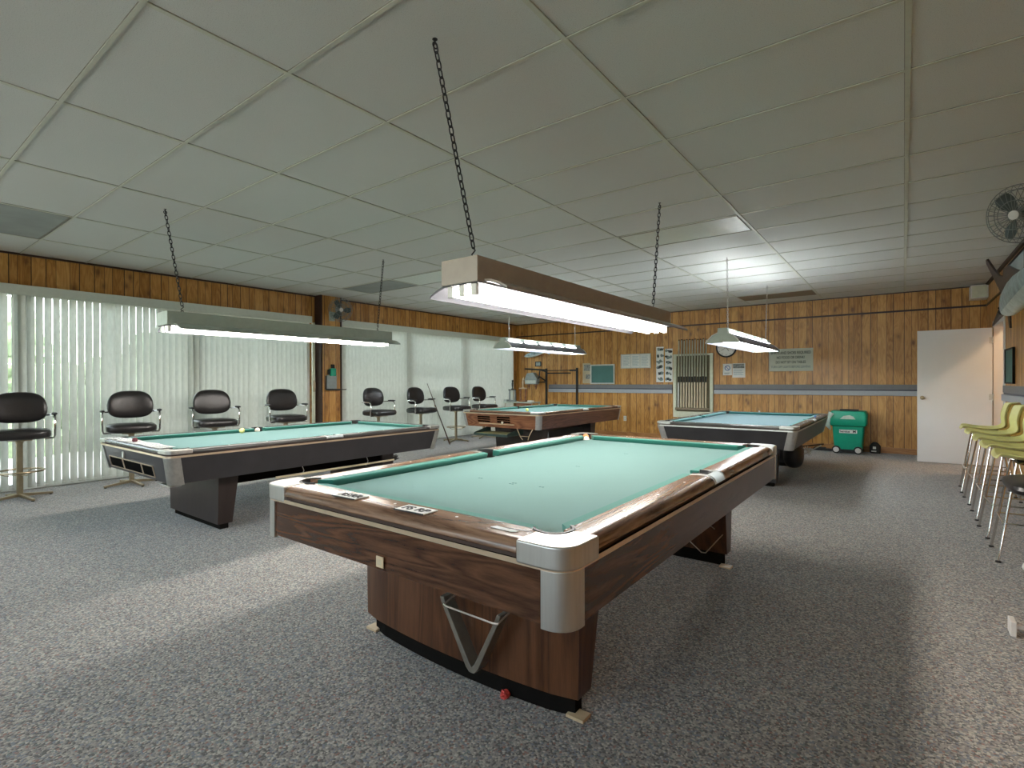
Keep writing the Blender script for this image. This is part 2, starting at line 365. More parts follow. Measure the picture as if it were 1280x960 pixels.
# dark mouldings along the ceiling, the seam in the panelling
tr = MB().box(XL, XR, YB-.02, YB, H-.022, H).box(XL, XL+.02, YF, YB, H-.022, H).box(XR-.03, XR, YF, YB, H-.04, H)
struct(tr.build('trim_3', M['dark_trim'], smooth=False))
struct(MB().box(XL, XR, YB-.012, YB, 2.445, 2.475).box(XR-.012, XR, YF, YB, 2.445, 2.475).build('trim_4', M['dark_trim'], smooth=False))
struct(MB().box(XL, XR, YB-.018, YB, 0, .10).build('baseboard_back', M['base'], bevel=.003))
struct(MB().box(XR-.018, XR, YF, DX0-.07, 0, .10).box(XR-.018, XR, DX1+.07, YB-.02, 0, .10).build('baseboard_right', M['base'], bevel=.003))
# grey two-tone chair rail along the back wall and the right wall
def rail(name, x0, x1):
    a = MB().box(x0, x1, YB-.030, YB, 1.105, 1.195).build(name, M['railtop'], bevel=.004); struct(a)
    b = MB().box(x0, x1, YB-.045, YB, 1.000, 1.085).build('rail_lower_band', M['railbot'], a, bevel=.006)
    c = MB().box(x0, x1, YB-.020, YB, 1.085, 1.105).build('rail_groove', M['raildark'], a, smooth=False)
rail('trim_5', -7.24, -4.03); rail('trim_6', -3.15, XR-.02)
a = struct(MB().box(XR-.030, XR, 3.0, DX0-.10, 1.105, 1.195).build('trim_7', M['railtop'], bevel=.004))
MB().box(XR-.045, XR, 3.0, DX0-.10, 1.000, 1.085).build('rail_lower_band', M['railbot'], a, bevel=.006)
MB().box(XR-.02, XR, 3.0, DX0-.10, 1.085, 1.105).build('rail_groove', M['raildark'], a, smooth=False)

# ceiling grid (2 ft x 4 ft)
GX0, GY0, TX, TY = .0158, 1.9892, 1.2192, .6096
g = MB(); gl = MB()
for i in range(-6, 2):
    x = GX0 + i*TX; g.box(x-.012, x+.012, YF, YB, H-.006, H); 
    gl.box(x-.0145, x+.0125, YF, YB, H-.0022, H)
for j in range(-7, 16):
    y = GY0 + j*TY
    if y < YB: g.box(XL, XR, y-.009, y+.009, H-.0055, H); gl.box(XL, XR, y-.0125, y+.0095, H-.002, H)
struct(g.build('trim_8', M['grid'], smooth=False)); struct(gl.build('trim_9', M['gridline'], smooth=False))
def cpanel(name, label, cat, i, j, mat, parts=True, i1=None, x1=None):
    x0 = GX0 + i*TX + .02; x1 = GX0 + (i+1)*TX - .02 if x1 is None else x1; y0 = GY0 + j*TY + .02; y1 = GY0 + (j+1)*TY - .02
    t = thing(name, label, cat, ((x0+x1)/2, (y0+y1)/2, H))
    a, b = (x1-x0)/2, (y1-y0)/2
    MB().box(-a+.006, a-.006, -b+.006, b-.006, -.004, -.0025).build('panel', mat, t, bevel=.001)
    MB().box(-a, a, -b, -b+.006, -.006, -.001).box(-a, a, b-.010, b, -.008, -.001).box(-a, -a+.006, -b+.006, b-.01, -.006, -.001).box(a-.006, a, -b+.006, b-.01, -.006, -.001).build('rim', M['gridline'], t, smooth=False)
    return t
cpanel('ceiling_light_panel', 'unlit ceiling light panel above the far end of the nearest hanging lamp', 'ceiling light', -2, 5, M['diffuser'])
cpanel('ceiling_light_panel', 'unlit ceiling light panel just left of the nearest hanging lamp', 'ceiling light', -5, 5, M['diffuser'])
cpanel('ceiling_vent', 'grey ceiling panel at the left edge of the ceiling, near the window wall', 'vent', -6, -2, M['ventgrey'])
cpanel('ceiling_vent', 'grey ceiling panel above the column between the windows', 'vent', -6, 5, M['ventgrey'])
cpanel('ceiling_vent', 'brown ceiling panel against the back wall, above the hung rules sign', 'vent', -2, 13, M['brown'])

# windows: sliding glass doors in white frames
def window(name, y0, y1, stiles):
    w = MB().box(XL-.11, XL-.04, y0, y1, WZ-.06, WZ).box(XL-.11, XL-.04, y0, y1, 0, .07)
    for s in stiles: w.box(XL-.105, XL-.045, s-.03, s+.03, .07, WZ-.06)
    o = struct(w.build(name, M['frame'], bevel=.004))
    gg = MB().box(XL-.078, XL-.072, y0, y1, .07, WZ-.06); gg.build('glass_pane', M['glass'], o, smooth=False)
    return o
window('window_1', W1, W2, [W1+.03, -.45, 1.35, 1.42, 3.2, 3.27, W2-.03])
window('window_2', W3, W4, [W3+.03, 7.25, 7.32, 9.0, 9.07, W4-.03])
def blind(y0, y1, label, ang, pitch, skip, gaps, slope=0, xb=-8.175):
    t = thing('vertical_blind', label, 'blind', (xb, (y0+y1)/2, 0), 0, None); c = (y0+y1)/2
    MB().box(.02, .045, y0-c-.03, y1-c+.03, 2.285, 2.40).box(-.10, .045, y0-c-.03, y0-c-.015, 2.285, 2.40).box(-.10, .02, y0-c-.015, y1-c+.03, 2.385, 2.40).build('valance', M['valance'], t, bevel=.002)
    MB().box(-.025, .005, y0-c, y1-c, 2.33, 2.365).build('headrail', M['frame'], t, smooth=False)
    n = int((y1-y0)/pitch)
    for k in range(n):
        y = y0 + (k+.5)*pitch - c
        if k in skip: continue
        a = math.radians(ang + R.uniform(-2.5, 2.5) + gaps.get(k, 0) + slope*max(0, k-50)); dx, dy = math.sin(a), math.cos(a); w = .0445
        pts = []
        for q in range(5):
            u = -1 + q/2; b = .005*(1-u*u)     # slight curl across the vane
            pts.append((u*w*dx + b*dy - .01, y + u*w*dy - b*dx))
        v = MB(); v.loft([[(px, py, .035) for px, py in pts], [(px, py, 2.33) for px, py in pts]], cap=False, closed=False)
        v.build('vane', M['vane'], t, recalc=False)
    if True:
        ch = MB()
        ch.tube([(-.01, y0-c+.05, .06), (-.01, y1-c-.05, .06)], .0022, 5); ch.build('spacer_chain', M['frame'], t)
    return t
blind(-2.0, 5.02, 'white vertical blind over the near window, left of the panelled column', 50, .0775, (), {42: 34, 54: -24, 66: 8, 78: -12}, .32)
blind(5.66, 10.86, 'white vertical blind over the far window, right of the panelled column', 50, .0775, (), {8: -10, 20: 15, 21: 15, 41: 20, 60: 15})
# light patio edge and hedge outside the windows
struct(MB().box(-30, XL-.15, -25, 30, -.25, -.05).box(XL-.15, 12, -25, YF-.15, -.25, -.05).build('ground', M['concrete'], smooth=False))
def hedge():
    m = MB(); r2 = random.Random(3)
    for k in range(70):
        y = -14 + k*.55; h = 1.0 + r2.random()*1.2
        for q in range(5):
            rr_ = .45 + r2.random()*.35
            m.ball((-13.2 + r2.uniform(-.5, .5), y + r2.uniform(-.3, .3), h*q/4 + .1), rr_, 10, (1, 1, 1))
    r3 = random.Random(5)
    m.v = [(x + r3.uniform(-.09, .09), y + r3.uniform(-.09, .09), z + r3.uniform(-.09, .09)) for x, y, z in m.v]
    o = m.build('hedge', M['leaf'], smooth=False); tag(o, 'green hedge growing outside, seen only faintly between the blind vanes', 'hedge', kind='stuff')
hedge()
# glass door handle beside the column
t = thing('door_pull', 'small brass pull on the white window frame left of the panelled column', 'handle', (-8.16, 5.10, 1.20))
MB().tube([(0,0,-.07),(.03,0,-.06),(.035,0,0),(.03,0,.06),(0,0,.07)], .007, 8).build('grip', M['bronze'], t)
MB().box(-.012, .003, -.018, .018, -.10, .10).build('plate', M['bronze'], t, bevel=.003)
struct(MB().box(-8.20, -8.165, 5.075, 5.125, 0, 2.30).build('trim_10', M['cream'], bevel=.003))

# doorway in the right wall, open white door, hall beyond
j = MB().box(XR-.015, XR+.155, DX0-.07, DX0, 0, 2.13).box(XR-.015, XR+.155, DX1-.016, DX1+.07, 0, 2.13).box(XR-.015, XR+.155, DX0, DX1, 2.045, 2.13)
struct(j.build('trim_11', M['door'], bevel=.004))
d = MB().box(-.86, 0, -.04, 0, .012, 2.03).build('door_1', M['door'], bevel=.003); struct(d); d.location = (1.025, 10.245, 0); d.rotation_euler = (0, 0, math.radians(0.5))
k = MB().lathe([(.028, 0), (.028, -.006), (.011, -.010), (.011, -.035), (.024, -.045), (.028, -.06), (.022, -.072), (.004, -.075)], (-.80, -.04, 1.0), 20, 'y').build('door_handle', M['bronze'], d)
for z in (.25, 1.02, 1.85): MB().lathe([(.008, z-.05), (.008, z+.05)], (.006, -.045, 0), 10).box(-.035, .02, -.0445, -.041, z-.045, z+.045).build('hinge', M['steel_dull'], d)
struct(MB().box(XR+1.45, XR+1.6, YF, YB, 0, H).build('wall_hall', M['hallwall'], smooth=False))
struct(MB().box(XR+.14, XR+1.6, 8.2, 8.3, 0, H).build('wall_hall_end', M['hallwall'], smooth=False))
t = thing('hall_ceiling_lamp', 'round lamp on the hall ceiling beyond the open white door', 'lamp', (1.95, 9.75, H))
MB().lathe([(.15, -.001), (.15, -.03), (.14, -.035)], n=24).build('base', M['whitepaint'], t)
MB().lathe([(.135, -.035), (.125, -.07), (.08, -.10), (.01, -.11)], n=24).build('lamp_shade', emit('warm_hall_lamp_glass', (1, .66, .38), 60), t)

# ------------------------------------------------------------------ pool tables
HWP, HLP = .635, 1.27
def A_drop(A): return A.get('drop', .028)
def pool_table(label, cx, cy, W, L, zt, zb, slant, style, group=None, ped=None):
    t = thing('pool_table', label, 'pool table', (cx, cy, 0), 0, group)
    zbed = zt - .040; zr = zt - A_drop(style)        # rail underside
    rw = W + .0; ry = L
    A = style
    # -- bed cloth with notches for the pockets
    bx, by = .69, 1.325; pr = .058
    cc = (HWP+.022, HLP+.022); sc_c = (HWP+.062, 0); nc = (cc[0]+.030, cc[1]+.030); nr_ = .036
    poly = []
    def arc(c, r, a0, a1, n=8):
        return [(c[0]+r*math.cos(math.radians(a0+(a1-a0)*i/n)), c[1]+r*math.sin(math.radians(a0+(a1-a0)*i/n))) for i in range(n+1)]
    q = .035
    s0 = math.sqrt(max(pr**2-(bx-sc_c[0])**2, 0)); 
    a_s = math.degrees(math.atan2(s0, bx-sc_c[0]))
    poly += arc(sc_c, pr, -a_s, -(360-a_s), 10)                           # right side pocket (cut inwards)
    def corner(sx, sy, rev):
        p = arc(cc, pr, -62, -208, 8)      # from the long side round to the end
        dx = math.sqrt(max(nr_**2-(bx-nc[0])**2, 0)); 
        p = [(bx, nc[1]-dx)] + [(nc[0]+nr_*math.cos(math.radians(a)), nc[1]+nr_*math.sin(math.radians(a))) for a in (-75, -100, -130, -160, -190, -196)] + [(nc[0]-math.sqrt(max(nr_**2-(by-nc[1])**2, 0)), by)]
        p = [(x*sx, y*sy) for x, y in p]
        return p[::-1] if rev else p
    poly += corner(1, 1, False) + corner(-1, 1, True)
    poly += [(-x, -y) for x, y in arc(sc_c, pr, -a_s, -(360-a_s), 10)]
    poly += corner(-1, -1, False) + corner(1, -1, True)
    cl = MB(); cl.loft([[(x, y, zbed) for x, y in poly], [(x, y, zbed-.02) for x, y in poly]])
    if A.get('shelf'):        # cloth carried over the slate into the pocket mouth
        for sx, sy in ((1, -1), (-1, -1), (1, 1)):
            pts = [(cc[0]+.0575*math.cos(math.radians(a)), cc[1]+.0575*math.sin(math.radians(a))) for a in range(-22, -248, -12)]
            pts = [(sx*x, sy*y) for x, y in pts]; cl.loft([[(x, y, zbed-.0012) for x, y in pts], [(x, y, zbed-.012) for x, y in pts]])
    cl.build('playing_cloth', A['felt'], t, smooth=False)
    # -- cushions
    def cushion(ax, side, n0, n1, b0, b1):
        # ax 'y': runs along y at x = side*HWP ; ax 'x': runs along x at y = side*HLP
        pin = [(0, zt-.010), (.004, zt-.006), (.045, zt-.004), (.05, zt-.004), (.05, zbed+.0005), (.014, zbed+.0005), (.002, zt-.022)]
        rings = []
        for e in (0, 1):
            ring = []
            for off, z in pin:
                k = min(1, off/.05); nn = (n0, n1)[e]; bb = (b0, b1)[e]; a = nn + (bb-nn)*k
                base = HWP if ax == 'y' else HLP; o = side*(base+off)
                ring.append((o, a, z) if ax == 'y' else (a, o, z))
            rings.append(ring)
        MB().loft(rings).build('cushion', A['feltc'], t, ang=30)
    for sd in (1, -1):
        cushion('y', sd, .062, HLP-.062, .050, HLP-.012); cushion('y', sd, -(HLP-.062), -.062, -(HLP-.012), -.050)
        cushion('x', sd, -(HWP-.062), HWP-.062, -(HWP-.012), HWP-.012)
    # -- rails
    ci = .115                                        # corner casting reach
    def rprof(Wo):
        r_ = A.get('round', .03)
        p = [(.0, zt-.003), (.035, zt)]
        for i in range(7):
            a = math.radians(90 - 15*i); p.append((Wo - r_ + r_*math.cos(a), zt - r_*.9 + r_*.9*math.sin(a)))
        p += [(Wo-.004, zr), (0, zr)]
        return p
    Wr = W - HWP - .05; Lr = L - HLP - .05
    for sd in (1, -1):
        for (a, b) in ((.092, L-ci-.06), (-(L-ci-.06), -.092)):
            rings = [[(sd*(HWP+.05+o), y, z) for o, z in rprof(Wr)] for y in (a, b)]
            MB().loft(rings).build('rail', A['rail_y'], t, ang=30)
        rings = [[(x, sd*(HLP+.05+o), z) for o, z in rprof(Lr)] for x in (-(W-ci-.06), W-ci-.06)]
        MB().loft(rings).build('rail', A['rail'], t, ang=30)
    # side castings with a pocket notch
    for sd in (1, -1):
        ar = [(sc_c[0]+.062*math.cos(math.radians(a)), .062*math.sin(math.radians(a))) for a in (75, 50, 25, 0, -25, -50, -75)]
        full = [(o_, z_ + .0012) for o_, z_ in rprof(Wr + .0015)]; clip = [(.074, zt+.0012)] + [q_ for q_ in full if q_[0] > .076][:-0 or None] + [(.074, zr)]
        m = MB()
        for ya, yb, pf in ((-.092, -.060, full), (-.060, .060, clip), (.060, .092, full)): m.loft([[(sd*(HWP+.05+o_), y, z_) for o_, z_ in pf] for y in (ya, yb)])
        m.build('side_casting', A['cast'], t, ang=30)
        MB().loft([[(sd*(sc_c[0]+r_*math.cos(math.radians(a))), r_*math.sin(math.radians(a)), z) for r_, z in ((.062, zt-.12), (.062, zt+.003), (.054, zt+.003), (.054, zt-.12))] for a in range(-100, 101, 20)]).build('pocket', M['black'], t)
        for sy in (1, -1):
            r_ = A.get('crad', .07); a = ci + .06
            out = [(W+.003, L-a)] + [(W+.003-r_+r_*math.cos(math.radians(k)), L+.003-r_+r_*math.sin(math.radians(k))) for k in range(0, 91, 15)] + [(W-a, L+.003)]
            a1 = math.degrees(math.acos(max(-.95, min(1, (W-a-cc[0])/.064)))); a2 = math.degrees(math.asin(max(-.95, min(.95, (L-a-cc[1])/.064))))
            inn = [(cc[0]+.064*math.cos(math.radians(a1+(a2-a1)*k/14)), cc[1]+.064*math.sin(math.radians(a1+(a2-a1)*k/14))) for k in range(15)]
            pl = out + inn
            MB().prism([(sd*x, sy*y) for x, y in pl], zr-.002-A.get('lip', 0), zt+.002).build('corner_casting', A['cast'], t, bevel=A.get('cbev', .007), seg=4)
            ring = []
            for k in range(-60, 151, 15):
                c_, s_ = math.cos(math.radians(k)), math.sin(math.radians(k))
                ring.append([(sd*(cc[0]+q_*c_), sy*(cc[1]+q_*s_), z) for q_, z in ((.066, zt-.12), (.066, zt+.004), (.057, zt+.004), (.057, zt-.12))])
            MB().loft(ring).build('pocket', M['black'], t)
    # sights
    sg = MB()
    for sd in (1, -1):
        for k in range(-3, 4):
            if k: sg.lathe([(.0055, zt-.0005), (.0055, zt+.0012)], (sd*(HWP+.10), k*HLP/4*1.0, 0), 10)
        for k in (-1, 0, 1): sg.lathe([(.0055, zt-.0005), (.0055, zt+.0012)], (k*HWP/2, sd*(HLP+.10), 0), 10)
    sg.build('rail_sights', M['whitepaint'], t)
    # body: recess, trim strip, apron
    z1 = zr - .012; z2 = z1 - .016
    MB().loft([[(x, y, z) for x, y in rr(W-.012, L-.012, .05)] for z in (z1-.002, zr+.001)], cap=False).build('rail_recess', M['recess'], t)
    MB().loft([[(x, y, z) for x, y in rr(W, L, max(.055, A.get('crad', .055)))] for z in (z2, z1)], cap=False).build('trim_strip', A['strip'], t)
    e = .006
    rt = rr(W-e, L-e, A.get('crad2', .05)+.004); rb = rr(W-e-slant, L-e-slant, A.get('crad2', .05)+.004)
    if not A.get('openings'):
        MB().loft([[(x, y, zb) for x, y in rb], [(x, y, z2) for x, y in rt]]).build('apron', A['apron'], t)
        # side aprons carry their grain lengthwise
        for sd in (1, -1):
            MB().loft([[(sd*(W-e-slant-.002), y, zb), (sd*(W-e-slant+.003), y, zb), (sd*(W-e+.003), y, z2), (sd*(W-e-.002), y, z2)] for y in (-(L-.09), L-.09)]).build('side_apron', A['apron_y'], t, smooth=False)
    else:
        MB().loft([[(x, y, zb) for x, y in rb], [(x, y, z2) for x, y in rt]]).build('apron', A['apron'], t)
        for sd in (1, -1):
            MB().loft([[(sd*(W-e-slant-.002), y, zb), (sd*(W-e-slant+.003), y, zb), (sd*(W-e+.003), y, z2), (sd*(W-e-.002), y, z2)] for y in (-(L-.09), L-.09)]).build('side_apron', A['apron_y'], t, smooth=False)
    cw = A.get('capw', .09)
    for sx in (1, -1):
        for sy in (1, -1):
            def path(w, l, o):
                r_ = A.get('crad2', .05)
                p = [(w+o, l-cw)] + [(w-r_+(r_+o)*math.cos(math.radians(k)), l-r_+(r_+o)*math.sin(math.radians(k))) for k in range(0, 91, 15)] + [(w-cw, l+o)]
                return p
            def ring(w, l, z):
                return [(sx*x, sy*y, z) for x, y in path(w, l, .006) + path(w, l, -.01)[::-1]]
            MB().loft([ring(W-e-slant, L-e-slant, zb-A.get('capdrop', .004)), ring(W-e, L-e, z2+.001)]).build('corner_cap', A['cap'], t, bevel=.002)
    # pedestals
    P = ped
    for sy, yo, dt, db in ((-1, P['near'], P['dt'], P['db']), (1, P['far'], P['dt'], P['db'])):
        bow = P.get('bow', 0); hb, ht = P['hb'], P['ht']; xo = P.get('xo', 0); rc = P.get('rc', .01); z0 = P['z0']
        def prof(hw, dep, sh=0):
            p = []
            for k in range(13):
                u = -1 + k/6; r_ = rc*(1 if abs(u) < 1 else 0)
                p.append((xo+u*hw*(1 if abs(u) < 1 else 1), sy*(yo + bow*(1-u*u) - (rc if abs(u) == 1 else 0) - sh)))
            p += [(xo+hw, sy*(yo-dep)), (xo-hw, sy*(yo-dep))]
            return p
        o = MB().loft([[(x, y, z0) for x, y in prof(hb, db)], [(x, y, zb+.002) for x, y in prof(ht, dt)]]).build('pedestal', A['ped'], t, ang=35)
        MB().loft([[(x, y, z) for x, y in prof(hb-.03, db-.02, .03)] for z in (0.0, z0+.001)]).build('plinth', M['plinth'], o, smooth=False)
    MB().box(P.get('xo', 0)-P.get('bw', .28), P.get('xo', 0)+P.get('bw', .28), -P['near']+P['dt']-.01, P['far']-P['dt']+.01, zb-.11, zb+.002).build('cross_beam', A.get('beam', M['plinth']), t, smooth=False)
    return t

st1 = dict(felt=M['felt'], feltc=M['felt_c'], rail=M['railwood'], rail_y=M['railwood_y'], cast=M['steel'], strip=M['brasstrim'], apron=M['walnut'], apron_y=M['walnut_y'], cap=M['steel'], ped=M['walnut_v'], round=.042, drop=.042, lip=.022, shelf=1, crad=.075, cbev=.014, crad2=.065, capw=.085, capdrop=.012)
T1 = pool_table('nearest pool table, walnut brown with big silver corners and two score cards', -1.527, 2.657, .806, 1.455, .803, .580, 0, st1,
                ped=dict(near=1.005, far=1.13, dt=.20, db=.11, hb=.615, ht=.625, bow=.045, xo=-.045, rc=.012, z0=.085))
st2 = dict(felt=M['felt'], feltc=M['felt_c'], rail=M['darkrail'], rail_y=M['darkrail'], cast=M['steel_dull'], strip=M['brasstrim'], apron=M['blacklam'], apron_y=M['blacklam'], cap=M['steel_dull'], ped=M['darkped'], round=.02, crad=.05, crad2=.04, capw=.085, capdrop=.012)
T2 = pool_table('black pool table by the near window with paper sheets along its end rail', -5.161, 2.946, .801, 1.425, .750, .490, .042, st2,
                ped=dict(near=.945, far=.945, dt=.17, db=.12, hb=.505, ht=.525, bw=.50, bow=0, rc=0, z0=.05))
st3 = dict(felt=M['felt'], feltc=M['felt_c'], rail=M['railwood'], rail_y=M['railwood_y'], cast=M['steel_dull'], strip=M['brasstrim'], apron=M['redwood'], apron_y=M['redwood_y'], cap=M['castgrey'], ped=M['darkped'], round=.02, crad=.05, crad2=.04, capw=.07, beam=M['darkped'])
T3 = pool_table('far left pool table, red-brown wood with a ball tray under its end', -5.223, 7.986, .799, 1.44, .79, .520, .033, st3,
                ped=dict(near=.92, far=.92, dt=.20, db=.14, hb=.46, ht=.50, bow=0, rc=0, z0=.05))
st4 = dict(felt=M['felt_b'], feltc=M['felt_bc'], rail=M['darkrail'], rail_y=M['darkrail'], cast=M['steel_dull'], strip=M['steel_dull'], apron=M['blacklam'], apron_y=M['blacklam'], cap=M['castgrey'], ped=M['blacklam'], round=.02, crad=.05, crad2=.04, capw=.085, capdrop=.004)
T4 = pool_table('black pool table with pale blue cloth in front of the back wall', -1.70, 7.733, .785, 1.44, .762, .502, .05, st4,
                ped=dict(near=.945, far=.945, dt=.17, db=.12, hb=.49, ht=.51, bw=.46, bow=0, rc=0, z0=.05))

# details of table 1: wire bracket, plaque, worn spots, shims
def wire(mb, pts, r=.0035): return mb.tube(pts, r, 8)
def loc1(x, y, z): return (x+1.527, y-2.657, z)
w = MB(); wire(w, [loc1(-1.482, 1.612, .383), loc1(-1.470, 1.53, .383), loc1(-1.445, 1.462, .385), loc1(-1.425, 1.455, .385), loc1(-1.19, 1.452, .385), loc1(-1.170, 1.458, .385), loc1(-1.185, 1.53, .387), loc1(-1.198, 1.625, .389)])
w.ball(loc1(-1.482, 1.606, .383), .009); w.ball(loc1(-1.198, 1.618, .389), .009)
w.build('wire_bracket', M['wire'], T1)
w = MB(); wire(w, [loc1(-1.20, 3.61, .30), loc1(-1.16, 3.38, .26), loc1(-1.03, 3.36, .17), loc1(-1.01, 3.38, .165), loc1(-.975, 3.64, .225)], .0035); wire(w, [loc1(-1.12, 3.62, .32), loc1(-1.02, 3.62, .26)], .0035)
w.build('wire_bracket', M['wire'], T1)
MB().box(.0, .04, -1.4595, -1.455, .592, .632).build('plaque', M['woodlite'], T1, bevel=.002)
MB().box(.008, .032, -1.4605, -1.459, .602, .622).build('plaque_lettering', M['tan'], T1)
s = MB()
for (x, y) in ((0, 0), (.0, -.62), (.16, -.62), (-.22, -.62), (0, .66), (.0, -.645)):
    for dx in (-.008, .008): s.lathe([(.006, .7629), (.006, .7635)], (x+dx, y, 0), 10)
s.build('cloth_spots', M['spot'], T1)
for x, y in ((-.98, 1.70), (-.965, 3.67), (-2.16, 1.69)):
    MB().box(x-.035+1.527, x+.04+1.527, y-2.657-.03, y-2.657+.03, 0, .012).build('levelling_shim', M['woodlite'], T1, bevel=.002)
# triangle rack hanging in the wire bracket
t = thing('triangle_ball_rack', 'grey triangle ball rack hanging point down on the near walnut pedestal', 'ball rack', (-1.35, 1.545, .125))
def vpath(r): 
    return [(-.155, r, .262), (-.150, r, .245), (-.02, r, .012), (0, r, 0), (.02, r, .012), (.125, r, .245), (.130, r, .262)]
out = []
P_ = [(-.172, .258), (-.165, .235), (-.030, .012), (-.012, -.004), (.012, -.004), (.030, .012), (.140, .235), (.147, .258)]
I_ = [(-.150, .258), (-.143, .240), (-.012, .030), (0, .018), (0, .018), (.012, .030), (.120, .240), (.127, .258)]
m = MB(); m.prism(P_ + I_[::-1], -.03, .028, lambda a, b, c: (a, c, b)); m.build('rack_frame', M['rackgrey'], t, bevel=.004)
# table 2: ball openings, badge
def opening(T, x0, x1, yz, z0, z1, divs, matf, name='ball_return'):
    """black slab on the slanted end apron, coloured as the shade inside an opening; yz(z) gives the apron surface"""
    def slab(m, a, b, c, d_, o0, o1):
        return m.loft([[(a, yz(z)-o0, z), (b, yz(z)-o0, z), (b, yz(z)-o1, z), (a, yz(z)-o1, z)] for z in (c, d_)])
    m = MB(); slab(m, x0, x1, z0, z1, -.01, .0015); o = m.build(name, M['hole_shade'], T, smooth=False)
    f = MB(); w_ = .007
    for a, b, c, d_ in [(x0-w_, x1+w_, z1, z1+w_), (x0-w_, x1+w_, z0-w_, z0), (x0-w_, x0, z0, z1), (x1, x1+w_, z0, z1)] + [(q-.009, q+.009, z0, z1) for q in divs]: slab(f, a, b, c, d_, -.005, .006)
    f.build('opening_frame', matf, o, smooth=False)
    return o, slab
opening(T2, -.58, .44, lambda z: -(1.419 - .042*(.680-z)/.190), .518, .60, (-.24, .20), M['brasstrim'])
MB().box(-.20, -.16, -1.421, -1.405, .615, .672).build('badge', M['steel_dull'], T2, bevel=.003)
MB().prism([(.55, -1.3), (.72, -1.3), (.72, -1.38), (.5, -1.38)], .462, .474).build('bracket', M['steel_dull'], T2, bevel=.002)
# table 3: louvred openings, tray, hooks
for x0 in (-.46, -.05):
    o, slab = opening(T3, x0, x0+.27, lambda z: -(1.434 - .033*(.720-z)/.200), .60, .70, (), M['redwood'])
    l = MB()
    for k in range(2): slab(l, x0, x0+.27, .628+k*.034, .638+k*.034, 0, .004)
    l.build('louvre', M['redwood'], o, smooth=False)
MB().box(-.42, .30, -1.44, -1.415, .572, .584).build('ledge', M['woodlite'], T3, smooth=False)
m = MB(); m.loft([[(-.42, -1.55, .40), (.28, -1.55, .40), (.28, -1.55, .425), (-.42, -1.55, .425)], [(-.40, -1.15, .40), (.26, -1.15, .40), (.26, -1.15, .425), (-.40, -1.15, .425)]])
for x in (-.42, .26): m.loft([[(x, -1.56, .40), (x+.02, -1.56, .40), (x+.02, -1.56, .44), (x, -1.56, .44)], [(x, -1.15, .40), (x+.02, -1.15, .40), (x+.02, -1.15, .522), (x, -1.15, .522)]])
m.box(-.42, .28, -1.575, -1.55, .392, .43)
o = m.build('ball_tray', M['darkgreen'], T3, bevel=.003)
MB().box(-.39, .25, -1.545, -1.2, .4255, .432).build('tray_lining', M['greentray'], o, smooth=False)
m = MB(); m.tube([(.36, -1.43, .525), (.46, -1.47, .40), (.50, -1.47, .36)], .006, 6); m.tube([(.66, -1.43, .525), (.62, -1.47, .42), (.60, -1.47, .36)], .006, 6); m.tube([(.44, -1.47, .415), (.63, -1.47, .415)], .004, 6)
m.build('cue_hook', M['woodlite'], T3)

# ------------------------------------------------------------------ lamps over the tables
def chain(parent, p0, p1, big=.042, r=.0034, mat=None, hook=True):
    """welded link chain from the ceiling hook p0 down to p1 (local coordinates)"""
    a, b = Vector(p0), Vector(p1); d = b - a; n = max(2, int(d.length/(big*.80))); step = d/n; dn = d.normalized()
    sd = Vector((1,0,0)); u = (sd - dn*sd.dot(dn)).normalized(); w = dn.cross(u)
    m = MB()
    for i in range(n):
        c = a + step*(i+.5); o = u if i % 2 == 0 else w; pts = []
        hl, hw = big*.5, big*.26
        for k in range(12):
            t = 2*PI*k/12; pts.append(c + dn*(hl*math.sin(t)) + o*(hw*math.copysign(abs(math.cos(t))**.6, math.cos(t))))
        m.tube(pts, r, 5, closed=True)
    m.build('chain', mat, parent)
    if hook:
        h = MB(); pts = [a + Vector((0, .013*math.cos(t), .013*math.sin(t)-.006)) for t in [2*PI*k/14 for k in range(14)]]
        h.tube(pts, .003, 6, closed=True); h.lathe([(.004, 0), (.004, .02), (.012, .02), (.012, .024)], tuple(a), 10)
        h.build('ceiling_hook', mat, parent)
